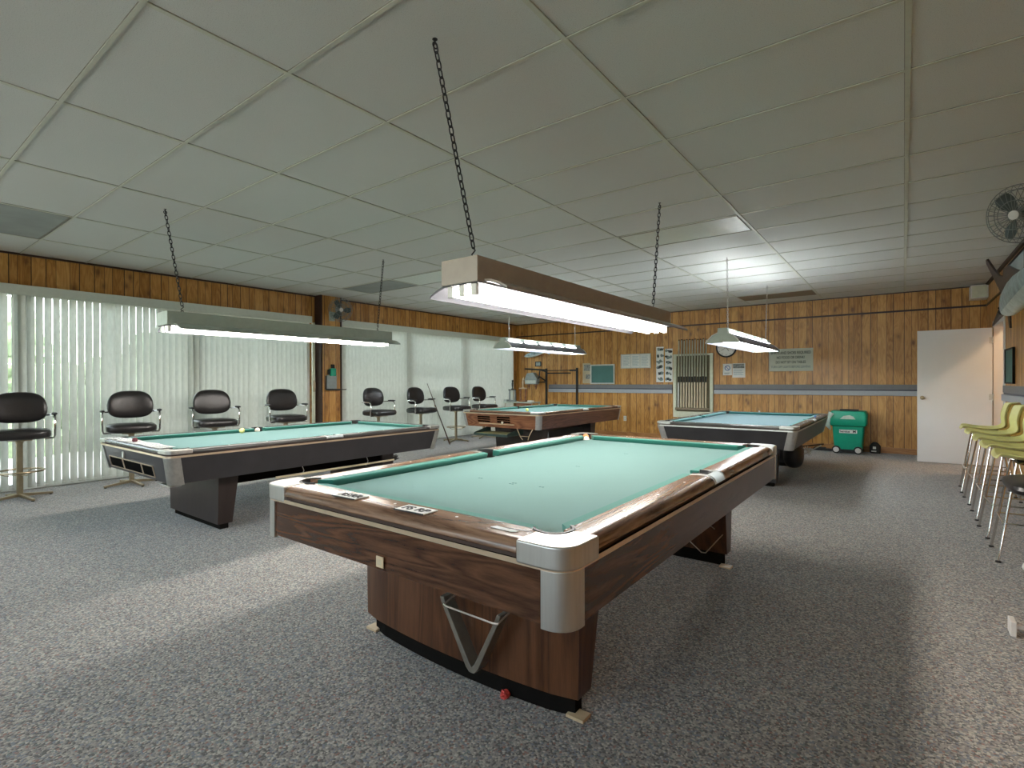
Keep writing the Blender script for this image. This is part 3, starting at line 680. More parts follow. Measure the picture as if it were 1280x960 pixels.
def lamp_a(label, x, y0, y1, ztop, chains, body, side, group):
    """box housing with flared reflector wings and bare tubes"""
    cy = (y0+y1)/2; L = (y1-y0)/2; t = thing('hanging_tube_lamp', label, 'lamp', (x, cy, ztop-.165), 0, group)
    MB().box(-.115, .115, -L, L, .045, .165).build('housing', body, t, bevel=.004)
    for sx in (1, -1):
        pr = [(sx*.114, .062), (sx*.150, .058), (sx*.20, .040), (sx*.235, .022), (sx*.245, .016), (sx*.247, .006), (sx*.241, .006), (sx*.238, .013), (sx*.196, .033), (sx*.148, .050), (sx*.114, .054)]
        MB().loft([[(a, yy, b) for a, b in pr] for yy in (-L+.05, L+.02)]).build('reflector', side if sx > 0 else M['reflect'], t, ang=50)
        MB().loft([[(a, yy, b) for a, b in [(q[0], q[1]-.0012) for q in pr[5:]] + [(q[0], q[1]-.004) for q in pr[5:]][::-1]] for yy in (-L+.05, L+.02)]).build('reflector_lining', M['reflect'], t, ang=50)
    MB().box(-.113, .113, -L+.006, L-.006, .040, .046).build('tube_pan', M['pan'], t, smooth=False)
    for ex in (-.075, 0, .075):
        MB().lathe([(.013, -L+.045), (.0185, -L+.05), (.0185, L-.05), (.013, L-.045)], (ex, 0, .012), 14, 'y').build('tube', M['tube'], t)
    for e in (-1, 1):
        for ex in (-.075, 0, .075): MB().box(ex-.016, ex+.016, e*(L-.03)-.012, e*(L-.03)+.012, -.012, .045).build('tube_socket', M['whitepaint'], t, bevel=.003)
    for (ya, yc) in chains:
        base = Vector((0, ya-cy, .165)); top = Vector((0, yc-cy, H-ztop+.165-.022))
        s = MB(); pts = [base + Vector((.0, .012*math.cos(q), .012*math.sin(q)+.010)) for q in [2*PI*k/12 for k in range(12)]]; s.tube(pts, .0032, 6, closed=True)
        pts = [base + Vector(p) for p in ((0, .010, .028), (0, -.004, .022), (0, -.012, .034), (0, 0, .046), (0, .012, .058), (0, .004, .072), (0, -.010, .066))]; s.tube(pts, .0036, 6)
        s.build('chain_hook', M['blackmetal'], t)
        chain(t, top, base + Vector((0, 0, .068)), mat=M['blackmetal'])
    return t
GL = 'hanging tube lamps over the pool tables'
lamp_a('nearest hanging lamp, beige box housing, over the walnut pool table', -1.665, 1.79, 4.25, 1.842, ((1.775+.12, 1.640), (4.155, 4.302)), M['beigepaint'], M['beigepaint'], GL)
lamp_a('grey-green tube lamp hanging in front of the near window', -5.175, 1.77, 4.23, 1.885, ((1.93, 1.80), (4.10, 4.19)), M['greypaint'], M['greypaint'], GL)
def lamp_b(label, x, y0, y1, ztop, chains, group, thin):
    """hat-section shop lamp with slotted reflector top"""
    cy = (y0+y1)/2; L = (y1-y0)/2; t = thing('hanging_tube_lamp', label, 'lamp', (x, cy, ztop-.18), 0, group)
    MB().box(-.055, .055, -L, L, .115, .178).build('housing', M['greypaint'], t, bevel=.003)
    for sx in (1, -1):
        pr = [(sx*.054, .125), (sx*.105, .105), (sx*.165, .045), (sx*.20, .0), (sx*.196, -.002), (sx*.16, .038), (sx*.10, .097), (sx*.054, .115)]
        MB().loft([[(a, yy, b) for a, b in pr] for yy in (-L, L)]).build('reflector', M['reflect'], t, ang=60)
        # row of glowing strips standing in for light through slots in the reflector shoulder
        for k in range(5):
            a0 = -L + .10 + k*(2*L-.2)/5; a1 = a0 + (2*L-.2)/5 - .14
            MB().loft([[(sx*.062, yy, .1265), (sx*.100, yy, .1115), (sx*.100, yy, .1095), (sx*.062, yy, .1245)] for yy in (a0, a1)]).build('glow_slot', M['tube_cool'], t, smooth=False)
    for e in (-1, 1):
        pl = [(-.20, 0), (-.165, .045), (-.12, .09), (-.06, .12), (-.055, .178), (.055, .178), (.06, .12), (.12, .09), (.165, .045), (.20, 0)]
        MB().prism(pl, e*(L+.001)-.002, e*(L+.001)+.002, lambda a, b, c: (a, c, b)).build('end_plate', M['greypaint'], t, smooth=False)
        MB().tube([(q[0], e*(L+.006), q[1]) for q in pl[:4]], .007, 6).tube([(q[0], e*(L+.006), q[1]) for q in pl[6:]], .007, 6).build('end_rim', M['whitepaint'], t)
    for ex in (-.09, .09):
        MB().lathe([(.013, -L+.02), (.0185, -L+.03), (.0185, L-.03), (.013, L-.02)], (ex, 0, .045), 14, 'y').build('tube', M['tube_cool'], t)
    for (ya, yc) in chains:
        base = Vector((0, ya-cy, .180)); top = Vector((0, yc-cy, H-ztop+.18-.022))
        chain(t, top, base, big=.034, r=.0028, mat=M['steel_dull'])
    return t
lamp_b('white hanging fluorescent lamp over the far left red-brown pool table', -5.20, 6.62, 9.06, 1.985, ((6.80, 6.80), (8.95, 8.95)), GL, 0)
lamp_b('white hanging fluorescent lamp over the pale blue pool table by the back wall', -1.74, 6.50, 8.98, 1.905, ((6.742, 6.709), (8.938, 9.064)), GL, 0)

# ------------------------------------------------------------------ spectator stools with arms
def make_stool():
    t = thing('swivel_bar_stool', '', 'bar stool')
    # faces +x ; origin on the floor under the post
    def curve(x, y, z): return (x - .55*y*y + .04*(z/.17)**2*0, y, z)
    bk = MB(); bk.pillow((0, 0, 0), .238, .178, .048, .66, .7, 40, 14, lambda x, y, z: (x*(1.0 - .10*max(0, y/.178)), y if y > 0 else y*.93, z))
    Mx = Matrix(((0, 0, 1, 0), (1, 0, 0, 0), (0, 1, 0, 0), (0, 0, 0, 1)))
    bk.xf(Mx); bk.v = [(x + .75*y*y - .10*(z), y, z) for x, y, z in bk.v]; bk.v = [(x-.17, y, z+.985) for x, y, z in bk.v]
    bk.build('backrest', M['vinyl'], t)
    st = MB(); st.pillow((0.03, 0, .708), .235, .255, .058, .40, .5, 40, 12); st.build('seat', M['vinyl'], t)
    MB().lathe([(.10, .655), (.10, .640), (.035, .625), (.028, .60), (.028, .03)], n=20).box(-.10, .14, -.10, .10, .640, .660).build('post', M['bronze'], t, bevel=.003)
    for sy in (1, -1):
        a = MB(); y = sy*.285
        a.tube([(.10, sy*.20, .655), (.11, y-.01*sy, .657), (.115, y, .69), (.12, y, .80), (.115, y, .875), (.08, y, .905), (-.02, y, .905), (-.13, y-.02*sy, .90), (-.16, sy*.21, .90)], .011, 10)
        o = a.build('arm', M['chrome'], t)
        MB().pillow((.045, y, .921), .095, .024, .014, .6, .8, 20, 8).build('arm_pad', M['black'], o)
    ring = [(.20*math.cos(q), .20*math.sin(q), .305 + .0*math.cos(q)) for q in [2*PI*k/28 for k in range(28)]]
    fr = MB().tube(ring, .010, 8, closed=True)
    for k in range(3):
        q = 2*PI*k/3 + .5; fr.tube([(.028*math.cos(q), .028*math.sin(q), .26), (.11*math.cos(q), .11*math.sin(q), .262), (.20*math.cos(q), .20*math.sin(q), .302)], .006, 6)
    fr.build('foot_ring', M['bronze'], t)
    for k in range(4):
        q = 2*PI*k/4 + .35
        l = MB().loft([[(.02, -.017, .028), (.02, .017, .028), (.02, .017, .062), (.02, -.017, .062)], [(.29, -.014, .008), (.29, .014, .008), (.29, .014, .030), (.29, -.014, .030)]])
        l.xf(Matrix.Rotation(q, 4, 'Z'))
        o = l.build('leg', M['bronze'], t, bevel=.002)
        MB().lathe([(.013, 0), (.013, .010)], (.275*math.cos(q), .275*math.sin(q), 0), 10).build('foot_glide', M['black'], o)
    return t
stool_specs = [(-7.68, 1.262, -8, 'black armed bar stool cut by the left edge of the photo'),
    (-7.65, 2.278, -14, 'black armed bar stool, second from the left edge of the photo'),
    (-7.65, 3.25, -10, 'black armed bar stool, third from the left, nearest the yellow ball'),
    (-7.65, 4.29, -6, 'black armed bar stool by the near blind just left of the panelled column'),
    (-7.65, 6.07, 4, 'black armed bar stool just right of the panelled column'),
    (-7.62, 7.08, 6, 'black armed bar stool behind the leaning cue stick'),
    (-7.62, 8.09, -2, 'black armed bar stool standing whole in view, right of the leaning cue stick'),
    (-7.62, 9.00, 2, 'black armed bar stool behind the red-brown table, nearest the trophies')]
first = make_stool()
for i, (x, y, rz, lab) in enumerate(stool_specs):
    o = first if i == 0 else copy_tree(first)
    o.location = (x, y, 0); o.rotation_euler = (0, 0, math.radians(rz)); tag(o, lab, 'bar stool', 'black armed bar stools along the windows')

# ------------------------------------------------------------------ lime shell stools on the right
def make_shell():
    t = thing('shell_bar_stool', '', 'bar stool')
    # faces -x ; seat front at x=-.22, back at +.22
    prof = [(-.235, .712), (-.215, .728), (-.15, .715), (-.05, .700), (.05, .700), (.12, .712), (.165, .745), (.19, .80), (.205, .87), (.225, .95), (.24, 1.0), (.252, 1.022)]
    rings = []
    nu = 12
    for k, (x, z) in enumerate(prof):
        hw = .205 if k < 6 else .205 - .006*(k-6); row = []
        for i in range(nu+1):
            u = -1 + 2*i/nu; lift = .035*abs(u)**3 if 0 < k < 7 else .0
            fwdx = -.085*abs(u)**3*min(1, (k-5)/3) if k >= 6 else 0
            row.append((x + fwdx + (.015*u*u if k == 0 else 0), u*hw, z + lift - (.012*u*u if k == len(prof)-1 else 0)))
        rings.append(row)
    m = MB(); m.loft(rings, cap=False, closed=False)
    o = m.build('seat_shell', M['yellow'], t, recalc=True); sd = o.modifiers.new('thick', 'SOLIDIFY'); sd.thickness = .011; sd.offset = 0; ss = o.modifiers.new('sub', 'SUBSURF'); ss.levels = 1; ss.render_levels = 1
    bk = MB(); bk.loft([[(x + .030 + .0*i, y*.99, z - .014*(1 if q < 3 else .3)) for i, (x, y, z) in enumerate(row)] for q, row in enumerate(rings[4:])], cap=False, closed=False)
    o = bk.build('back_skin', M['ochre'], t); sd = o.modifiers.new('thick', 'SOLIDIFY'); sd.thickness = .040; sd.offset = 0; ss = o.modifiers.new('sub', 'SUBSURF'); ss.levels = 1; ss.render_levels = 1
    MB().box(-.11, .11, -.10, .10, .672, .688).build('seat_bracket', M['blackmetal'], t, bevel=.004)
    feet = []
    for sx in (-1, 1):
        for sy in (-1, 1):
            top = Vector((sx*.12, sy*.14, .682)); ft = Vector((sx*.22, sy*.212, .008)); feet.append((sx, sy, top, ft))
            o = MB().tube([top - Vector((sx*.04, sy*.05, -.002)), top, ft], .0088, 10).build('leg', M['chrome'], t)
            MB().lathe([(.016, 0), (.016, .010), (.010, .014)], (ft.x, ft.y, 0), 12).build('foot_glide', M['black'], o)
    z = .27; k = (z-.008)/(.674)
    pt = {(sx, sy): top*k + ft*(1-k) for sx, sy, top, ft in feet}
    a, b, c, d_ = pt[(-1, -1)], pt[(-1, 1)], pt[(1, 1)], pt[(1, -1)]
    m = MB(); m.tube([d_ + Vector((.01,-.01,0)), a + Vector((.02, -.012, 0)), a + Vector((-.015, 0, 0)), a + Vector((-.012, .04, 0)), b + Vector((-.012, -.04, 0)), b + Vector((-.015, 0, 0)), b + Vector((.02, .012, 0)), c + Vector((.01,.01,0))], .006, 8)
    m.tube([c + Vector((0,.01,0)), d_ + Vector((0,-.01,0))], .006, 8)
    m.build('footrest', M['chrome'], t)
    return t
shells = [(7.90, 'lime yellow shell bar stool farthest away, nearest the open white door'), (7.19, 'lime yellow shell bar stool, second from the open white door'),
          (6.45, 'lime yellow shell bar stool in the middle of the row of five'), (5.79, 'lime yellow shell bar stool, second nearest the black padded stool'),
          (5.10, 'lime yellow shell bar stool next to the black padded stool')]
fs = make_shell()
for i, (y, lab) in enumerate(shells):
    o = fs if i == 0 else copy_tree(fs)
    o.location = (.745, y, 0); o.rotation_euler = (0, 0, math.radians((-2, 1, 0, 2, -1)[i])); tag(o, lab, 'bar stool', 'lime shell bar stools along the right wall')
t = thing('padded_bar_stool', 'black padded bar stool at the right edge of the photo', 'bar stool', (.755, 4.36, 0))
MB().pillow((0, 0, .625), .26, .27, .052, .35, .7, 36, 12).build('seat', M['vinyl'], t)
MB().tube([(-.245+.0*q, 0, .59) for q in (0,)] + [(.0, 0, .575)], .01, 6).build('seat_support', M['blackmetal'], t)
for sx in (-1, 1):
    for sy in (-1, 1):
        o = MB().tube([(sx*.10, sy*.14, .58), (sx*.14, sy*.22, .006)], .0105, 10).build('leg', M['chrome'], t)
MB().tube([(sx*.128, sy*.19, .22) for sx, sy in ((-1,-1),(-1,1),(1,1),(1,-1))], .006, 8, closed=True).build('footrest', M['chrome'], t)

# white floor frame poking into the right edge
t = thing('white_floor_frame', 'white tubular frame foot on the carpet at the right edge', 'frame', (.43, 3.55, 0))
MB().box(-.012, .012, -.045, .045, .002, .075).build('end_cap', M['whitepaint'], t, bevel=.004)
MB().tube([(.012, .0, .04), (.35, .02, .04), (.38, .05, .045), (.40, 1.1, .05)], .011, 10).build('tube_frame', M['whitepaint'], t)
MB().ball((.225, 1.19, .035), .035, 16).build('foot_ball', M['whitepaint'], t)
MB().tube([(.225, 1.19, .04), (.40, 1.1, .05)], .011, 8).build('foot_bar', M['whitepaint'], t)

# ------------------------------------------------------------------ things on the tables
def card(name, label, cat, x, y, z, w, l, rz, marks, group=None):
    t = thing(name, label, cat, (x, y, z), math.radians(rz), group)
    MB().box(-w/2, w/2, -l/2, l/2, 0, .0035).build('card', M['paper'], t, smooth=False)
    MB().box(-w/2, w/2, -l/2-.003, -l/2, 0, .0045).build('dark_edge', M['ink'], t, smooth=False)
    for k, tx in enumerate(marks): text(tx, .052, M['ink'], t, (-w/4 + k*w/2*.95, .0, .0042), (0, 0, 0), 'scribbled_marking', font_off=.0015)
    return t
G1 = 'score cards on the near rail'
card('score_card', 'white score card on the near walnut rail, closer to the left corner', 'card', -1.765, 1.262, .8045, .135, .072, 3, ('RS', 'RR'), G1)
card('score_card', 'white score card on the near walnut rail, closer to the big silver corner', 'card', -1.385, 1.262, .8045, .145, .072, 2, ('FS', 'RP'), G1)
t = MB().prism([(-.05, -.006), (.03, -.010), (.045, -.004), (.05, .006), (-.04, .012)], 0, .002).build('paper_label', M['paper'], None, loc=(-.985, 1.262, .8045)); tag(t, 'torn white label stuck on the rail beside the nearest silver corner', 'label')
def ball(label, x, y, z, m, r=.0286): 
    o = MB().ball((0, 0, 0), r, 24).build('billiard_ball', m, None, loc=(x, y, z+r)); return tag(o, label, 'ball')
ball('yellow ball lying on the cloth of the black table near the far cushion', -5.74, 2.72, .7105, M['ball_y'])
ball('pale yellow ball lying on the cloth of the far red-brown table', -5.16, 7.25, .7505, M['ball_y'])
ball('ivory ball in the far left corner pocket of the nearest table', -2.178, 3.935, .735, M['ball_w'])
ball('orange ball in the far left corner pocket of the nearest table', -2.205, 3.975, .752, M['ball_o'])
ball('pale ball in the window side pocket of the black table', -5.855, 2.946, .692, M['ball_w'])
ball('white ball on the ledge above the ball tray of the red-brown table', -5.15, 6.545, .587, M['ball_w'], .02)
def chalk(label, x, y, z, m): 
    o = MB().box(-.011, .011, -.011, .011, 0, .022).build('chalk_cube', m, None, bevel=.002, loc=(x, y, z)); o.rotation_euler = (0, 0, .4); return tag(o, label, 'chalk')
o = MB().lathe([(.016, 0), (.02, .012), (.018, .03), (.008, .036)], n=16).build('red_knob', M['chalkred'], None, loc=(-5.29, 1.60, .7535)); tag(o, 'dark red knob lying among the papers on the black table end rail', 'knob')
chalk('blue chalk cube on the right rail of the pale blue table', -.98, 8.25, .7635, M['chalkblue'])
chalk('pale chalk cube on the far rail of the pale blue table', -1.86, 9.07, .7635, M['paper'])
chalk('dark chalk cube on the end rail of the red-brown table', -5.78, 6.66, .7915, M['ink'])
# sheets of paper laid along the end rail of table 2
sheets = [(-5.78, 1.60, .20, .115, 4), (-5.60, 1.62, .18, .11, -6), (-5.44, 1.60, .19, .12, 8), (-5.22, 1.60, .2, .11, -3), (-5.05, 1.61, .19, .11, 6), (-4.86, 1.60, .20, .115, -5), (-4.70, 1.605, .19, .115, 3)]
for k, (x, y, w_, l_, a) in enumerate(sheets):
    t = thing('paper_sheet', 'white printed sheet among others on the end rail of the black table', 'paper', (x, y, .7525+.0012*(k % 3)), math.radians(a), 'papers on the black table end rail')
    MB().box(-w_/2, w_/2, -l_/2, l_/2, 0, .001).build('page', M['paper'], t, smooth=False)
    m = MB()
    for q in range(4): m.box(-w_/2+.015, w_/2-.02-.02*(q % 2), -l_/2+.015+q*.022, -l_/2+.022+q*.022, .001, .0013)
    m.build('printed_lines', M['signink2'], t, smooth=False)

# ------------------------------------------------------------------ cues
def stick(name, label, cat, a, b, r0, r1, mats, group=None, split=(.45, .55)):
    """a = butt end, b = tip"""
    A_, B_ = Vector(a), Vector(b); t = thing(name, label, cat, a, 0, group); d = B_ - A_
    s0, s1 = split; rr_ = lambda s: r0 + (r1-r0)*s
    MB().tube([d*.0, d*s0], [rr_(0), rr_(s0)], 10).build('butt', mats[0], t)
    MB().tube([d*s0, d*s1], [rr_(s0), rr_(s1)], 10).build('joint', mats[1], t)
    MB().tube([d*s1, d*.985], [rr_(s1), rr_(.985)], 10).build('shaft', mats[2], t)
    MB().tube([d*.985, d], [rr_(.985)]*2, 10).build('tip', M['ink'], t)
    return t
stick('cue_stick', 'dark cue stick leaning by the windows, its butt on the carpet', 'cue', (-7.26, 7.53, .014), (-7.335, 6.985, 1.235), .014, .006, (M['cue_d'], M['ink'], M['cue_d']), None, (.55, .57))
t = stick('bridge_stick', 'pale bridge stick hung under the side of the black table by the near window', 'cue', (-4.50, 2.43, .405), (-4.50, 3.80, .405), .012, .010, (M['cue_l'], M['cue_l'], M['cue_l']), None, (.5, .51))
m = MB()
for q in (-50, -20, 15, 45, 80): m.tube([(0, 1.37, 0), (.0, 1.37 + .045*math.sin(math.radians(q)), .055*math.cos(math.radians(q)))], .007, 6)
m.build('bridge_head', M['black'], t)
m = MB()
for y in (.25, .98): m.tube([(0, y, .085), (.004, y+.02, .03), (.004, y, -.016), (-.014, y, -.014)], .004, 6)
m.build('hanging_hook', M['steel_dull'], t)
# cue rack on the back wall
RX, RZ0, RZ1 = -3.59, .55, 1.85
t = thing('cue_rack', 'cream wall rack holding a row of cue sticks on the back wall', 'cue rack', (RX, YB, 0))
MB().box(-.415, -.345, -.045, -.002, RZ0-.06, RZ1).build('side_post', M['cream'], t, bevel=.004); MB().box(.36, .425, -.045, -.002, RZ0-.06, RZ1).build('side_post', M['cream'], t, bevel=.004)
MB().box(-.345, .36, -.045, -.002, RZ1-.04, RZ1).box(-.345, .36, -.05, -.002, RZ0-.06, RZ0+.07).build('cross_rail', M['cream'], t, bevel=.004)
MB().box(-.345, .36, -.018, -.002, RZ0+.07, RZ1-.04).build('back_board', M['olive'], t, smooth=False)
MB().box(-.35, .36, -.115, -.045, RZ0+.10, RZ0+.15).build('butt_shelf', M['brown'], t, bevel=.004)
cn = 11
for k in range(cn):
    x = RX - .285 + k*.0575; top = 2.16 + .008*math.sin(k*2.3)
    c = stick('cue_stick', ('cue stick with a grey butt, standing leftmost in the wall rack' if k == 0 else 'cue stick standing in the cream wall rack, number %d from the left side' % (k+1)), 'cue', (x, YB-.085, RZ0+.152), (x+.004, YB-.056, top), .0185, .0115,
              ((M['silver'] if k == 0 else M['cue_l']), M['ink'], M['cue_g']), 'cues in the wall rack', (.37, .455))
names = ['leftmost', 'second from the left', 'third from the left', 'fourth from the left', 'fifth from the left', 'in the middle of', 'fifth from the right', 'fourth from the right', 'third from the right', 'second from the right', 'rightmost']
cs = [o for o in bpy.data.objects if o.get('group') == 'cues in the wall rack']
for o, n_ in zip(cs, names): o['label'] = ('pale cue stick standing in the cream wall rack, ' + n_ + (' the row' if n_ == 'in the middle of' else ' in the row')) if n_ != 'leftmost' else 'cue stick with a silver butt standing leftmost in the cream wall rack'

# ------------------------------------------------------------------ back wall
def wallboard(name, label, cat, x0, x1, z0, z1, frame, face, fw=.02, dep=.02, y=YB, group=None):
    t = thing(name, label, cat, ((x0+x1)/2, y-.002, (z0+z1)/2), 0, group); a, b = (x1-x0)/2, (z1-z0)/2
    MB().box(-a+fw, a-fw, -dep*.6, 0, -b+fw, b-fw).build('face', face, t, smooth=False)
    if fw: MB().box(-a, a, -dep, 0, b-fw, b).box(-a, a, -dep, 0, -b, -b+fw).box(-a, -a+fw, -dep, 0, -b+fw, b-fw).box(a-fw, a, -dep, 0, -b+fw, b-fw).build('frame', frame, t, bevel=.002)
    return t
wallboard('chalkboard', 'green chalkboard in a pale frame on the back wall above the grey rail', 'chalkboard', -6.045, -5.405, 1.205, 1.672, M['silver'], M['greenboard'], .03, .022)
t = wallboard('photo_card', 'tan card with two dark photographs just left of the chalkboard', 'picture', -6.26, -6.05, 1.22, 1.71, M['tan'], M['tan'], .006, .006)
MB().box(-.07, .10, -.008, -.004, .06, .21).build('photograph', M['mapphoto'], t, smooth=False); MB().box(-.02, .10, -.008, -.004, -.14, -.03).build('photograph', M['mapphoto'], t, smooth=False)
t = wallboard('framed_notice', 'pale three-panel framed notice on the back wall, right of the chalkboard', 'notice', -5.25, -4.525, 1.565, 1.893, M['silver'], M['paper'], .018, .02)
for k in range(3):
    x = -.225 + k*.225
    m = MB()
    for q in range(9): m.box(x-.08, x+.08 - .03*(q % 3 == 1), -.0135, -.012, .105-q*.026, .112-q*.026)
    m.build('printed_lines', M['blueprint'], t, smooth=False)
MB().box(-.117, -.108, -.02, -.012, -.146, .146).box(.108, .117, -.02, -.012, -.146, .146).build('mullion', M['silver'], t, smooth=False)
def strip_poster(label, x0, x1, z0, z1, seed):
    t = wallboard('photo_strip', label, 'poster', x0, x1, z0, z1, M['paper'], M['paper'], 0, .004)
    r_ = random.Random(seed); n = 6; hh = (z1-z0)/n; m = MB(); m2 = MB()
    for k in range(n):
        zc = -(z1-z0)/2 + hh*(k+.5)
        for q in range(7):
            a = r_.uniform(.015, .05); b = r_.uniform(.010, .035); x = r_.uniform(-.055, .055); z = zc + r_.uniform(-.02, .02)
            (m if q % 2 else m2).prism([(x-a*.7, z-b), (x+a*.6, z-b*.8), (x+a, z+b*.3), (x+a*.1, z+b), (x-a, z+b*.6)], -.0030-.0003*q-.0021, -.0022, lambda p, q_, c: (p, c, q_))
    m.build('dark_shapes', M['ink'], t, smooth=False); m2.build('grey_shapes', M['signink2'], t, smooth=False)
strip_poster('black and white picture strip on the back wall, the left one beside the cue rack', -4.40, -4.23, 1.25, 2.03, 4)
strip_poster('black and white picture strip on the back wall, touching the cue rack', -4.20, -4.03, 1.25, 1.98, 9)
# clock
t = thing('wall_clock', 'round wall clock with a dark rim behind the far right hanging lamp', 'clock', (-2.905, YB-.002, 1.955))
MB().lathe([(.205, 0), (.205, -.03), (.195, -.04), (.178, -.038), (.175, -.02)], (0,0,0), 40, 'y', cap=False).build('rim', M['blackmetal'], t)
MB().lathe([(.178, 0), (.178, -.02)], (0,0,0), 40, 'y').build('dial', M['paper'], t)
m = MB()
for k in range(12):
    a = 2*PI*k/12; r_ = .15; m.box(-.005, .005, -.0215, -.020, -.014, .014) if False else m.tube([(.14*math.sin(a), -.0215, .14*math.cos(a)), (.162*math.sin(a), -.0215, .162*math.cos(a))], .004, 4)
m.build('hour_marks', M['ink'], t); MB().tube([(0, -.024, 0), (.05, -.024, -.07)], .005, 5).tube([(0, -.026, 0), (-.10, -.026, -.06)], .003, 5).build('clock_hand', M['ink'], t)
# notices
t = wallboard('notice_sheet', 'small white notice with a round emblem, below the clock', 'notice', -2.975, -2.80, 1.385, 1.62, M['paper'], M['paper'], 0, .004)
MB().lathe([(.055, 0), (.055, -.0035), (.040, -.0035), (.040, 0)], (0, 0, .03), 24, 'y', cap=False).tube([(-.035, -.004, .065), (.035, -.004, -.005)], .006, 5).build('no_smoking_emblem', M['chalkblue'], t)
MB().box(-.06, .05, -.0035, -.002, -.075, -.065).box(-.06, .03, -.0035, -.002, -.095, -.087).build('printed_lines', M['signink2'], t, smooth=False)
t = wallboard('notice_sheet', 'white notice with a dark photo heading, left of the hung rules sign', 'notice', -2.79, -2.545, 1.335, 1.625, M['paper'], M['paper'], 0, .004)
MB().box(-.11, .105, -.0035, -.002, .045, .135).build('dark_heading', M['mapphoto'], t, smooth=False)
m = MB()
for q in range(5): m.box(-.10, .09 - .03*(q % 2), -.0035, -.002, .01-q*.026, .018-q*.026)
m.build('printed_lines', M['blueprint'], t, smooth=False)
# rules sign
t = wallboard('rules_sign', 'pale rectangular house rules sign on the back wall, right of the far lamp', 'sign', -2.11, -1.355, 1.452, 1.885, M['sign'], M['sign'], 0, .014)
for k, (tx, sz, mm) in enumerate((('SHIRTS AND SHOES REQUIRED', .062, 'signink'), ('NO FOOD OR DRINK!', .060, 'signink'), ('DO NOT SIT ON TABLES', .058, 'signink'), ('TURN OFF LIGHTS BEFORE LEAVING', .052, 'signink2'))):
    o = text(tx, sz, M[mm], t, (0.0, -.0095, .135-k*.090), (PI/2, 0, 0), 'sign_lettering', font_off=.0012); o.scale = (.80, 1.15, 1)
# outlet, dark plaque
t = thing('wall_outlet', 'white outlet plate low on the back wall beside the far red-brown table', 'outlet', (-5.15, YB-.002, .41)); MB().box(-.036, .036, -.007, 0, -.058, .058).build('plate', M['paper'], t, bevel=.003); MB().box(-.014, .014, -.010, -.006, .012, .038).box(-.014, .014, -.010, -.006, -.038, -.012).build('socket', M['cream'], t, bevel=.002)
wallboard('dark_plaque', 'small dark plaque on the back wall above the black metal rack', 'plaque', -7.66, -7.48, 1.66, 1.79, M['blackmetal'], M['greydev'], .02, .02)
# white box in the corner
t = thing('corner_box', 'white metal box high in the right back corner under the ceiling', 'box', (XR-.10, 10.98, 2.665)); 
MB().box(-.115, .095, -.10, .16, -.118, .095).build('casing', M['whitepaint'], t, bevel=.006); MB().box(-.10, .08, -.106, -.10, -.10, .08).build('front_panel', M['cream'], t, bevel=.003)

# mounted fish: small one on the back wall
def fish(name, label, loc, rot, L, body_m, fin_m, tall, fins, bill=0):
    t = thing(name, label, 'mounted fish', loc); t.rotation_euler = rot
    prof = [(0, .10), (.05, .38), (.12, .66), (.22, .90), (.36, 1.0), (.50, .95), (.64, .76), (.78, .48), (.90, .24), (.97, .14)]
    rings = [[(s_*L, r_*tall*.46*math.cos(a), r_*tall*math.sin(a)*(1 if math.sin(a) > 0 else .9)) for a in [2*PI*k/16 for k in range(16)]] for s_, r_ in prof]
    MB().loft(rings).build('body', body_m, t)
    bl = [[(s_*L, r_*tall*.47*math.cos(a), r_*tall*math.sin(a)*.93) for a in [PI + PI*(.12 + .76*k/8) for k in range(9)]] for s_, r_ in prof[1:-1]]
    MB().loft(bl, cap=False, closed=False).build('belly', M['fishpale'], t)
    for nm, pts, th in fins: MB().prism([(a*L, b*L) for a, b in pts], -th*L, th*L, lambda a, b, c: (a, c, b)).build(nm, fin_m, t, bevel=.002)
    if bill: MB().tube([(.02*L, 0, 0), (-bill*L, 0, -.012*L)], [.016*L, .003*L], 8).build('bill', fin_m, t)
    for sy in (-1, 1): MB().ball((.09*L, sy*tall*.235, .12*tall), .09*tall, 10).build('eye', M['ink'], t)
    return t
tail = ('tail_fin', [(.95, -.012), (1.10, -.16), (1.05, -.02), (1.05, .02), (1.12, .17), (.95, .012)], .004)
fish('mounted_fish', 'small grey-green mounted fish on the back wall partly behind the far left lamp', (-7.95, YB-.10, 1.93), (0, math.radians(-8), 0), .72, M['fish'], M['fish'], .072,
     [tail, ('dorsal_fin', [(.28, .09), (.36, .16), (.55, .12), (.62, .07)], .006)])
f = fish('mounted_marlin', 'large mounted marlin on the right wall above the lime stools', (.815, 7.42, 1.975), (0, 0, 0), 2.3, M['fish'], M['fishfin'], .150,
     [tail, ('dorsal_fin', [(.16, .04), (.045, .225), (.060, .240), (.085, .238), (.15, .175), (.22, .125), (.29, .105), (.34, .125), (.42, .118), (.52, .075), (.6, .045)], .004),
      ('pectoral_fin', [(.12, -.035), (.07, -.085), (.09, -.09), (.17, -.04)], .003), ('anal_fin', [(.6, -.03), (.64, -.09), (.70, -.035)], .003)], bill=.32)
f.rotation_euler = (Matrix.Rotation(math.radians(-90), 3, 'Z') @ Matrix.Rotation(math.radians(-4), 3, 'Y') @ Matrix.Rotation(math.radians(13), 3, 'X')).to_euler()
MB().box(.45, .50, .075, .205, -.03, .03).build('wall_bracket', M['blackmetal'], f)
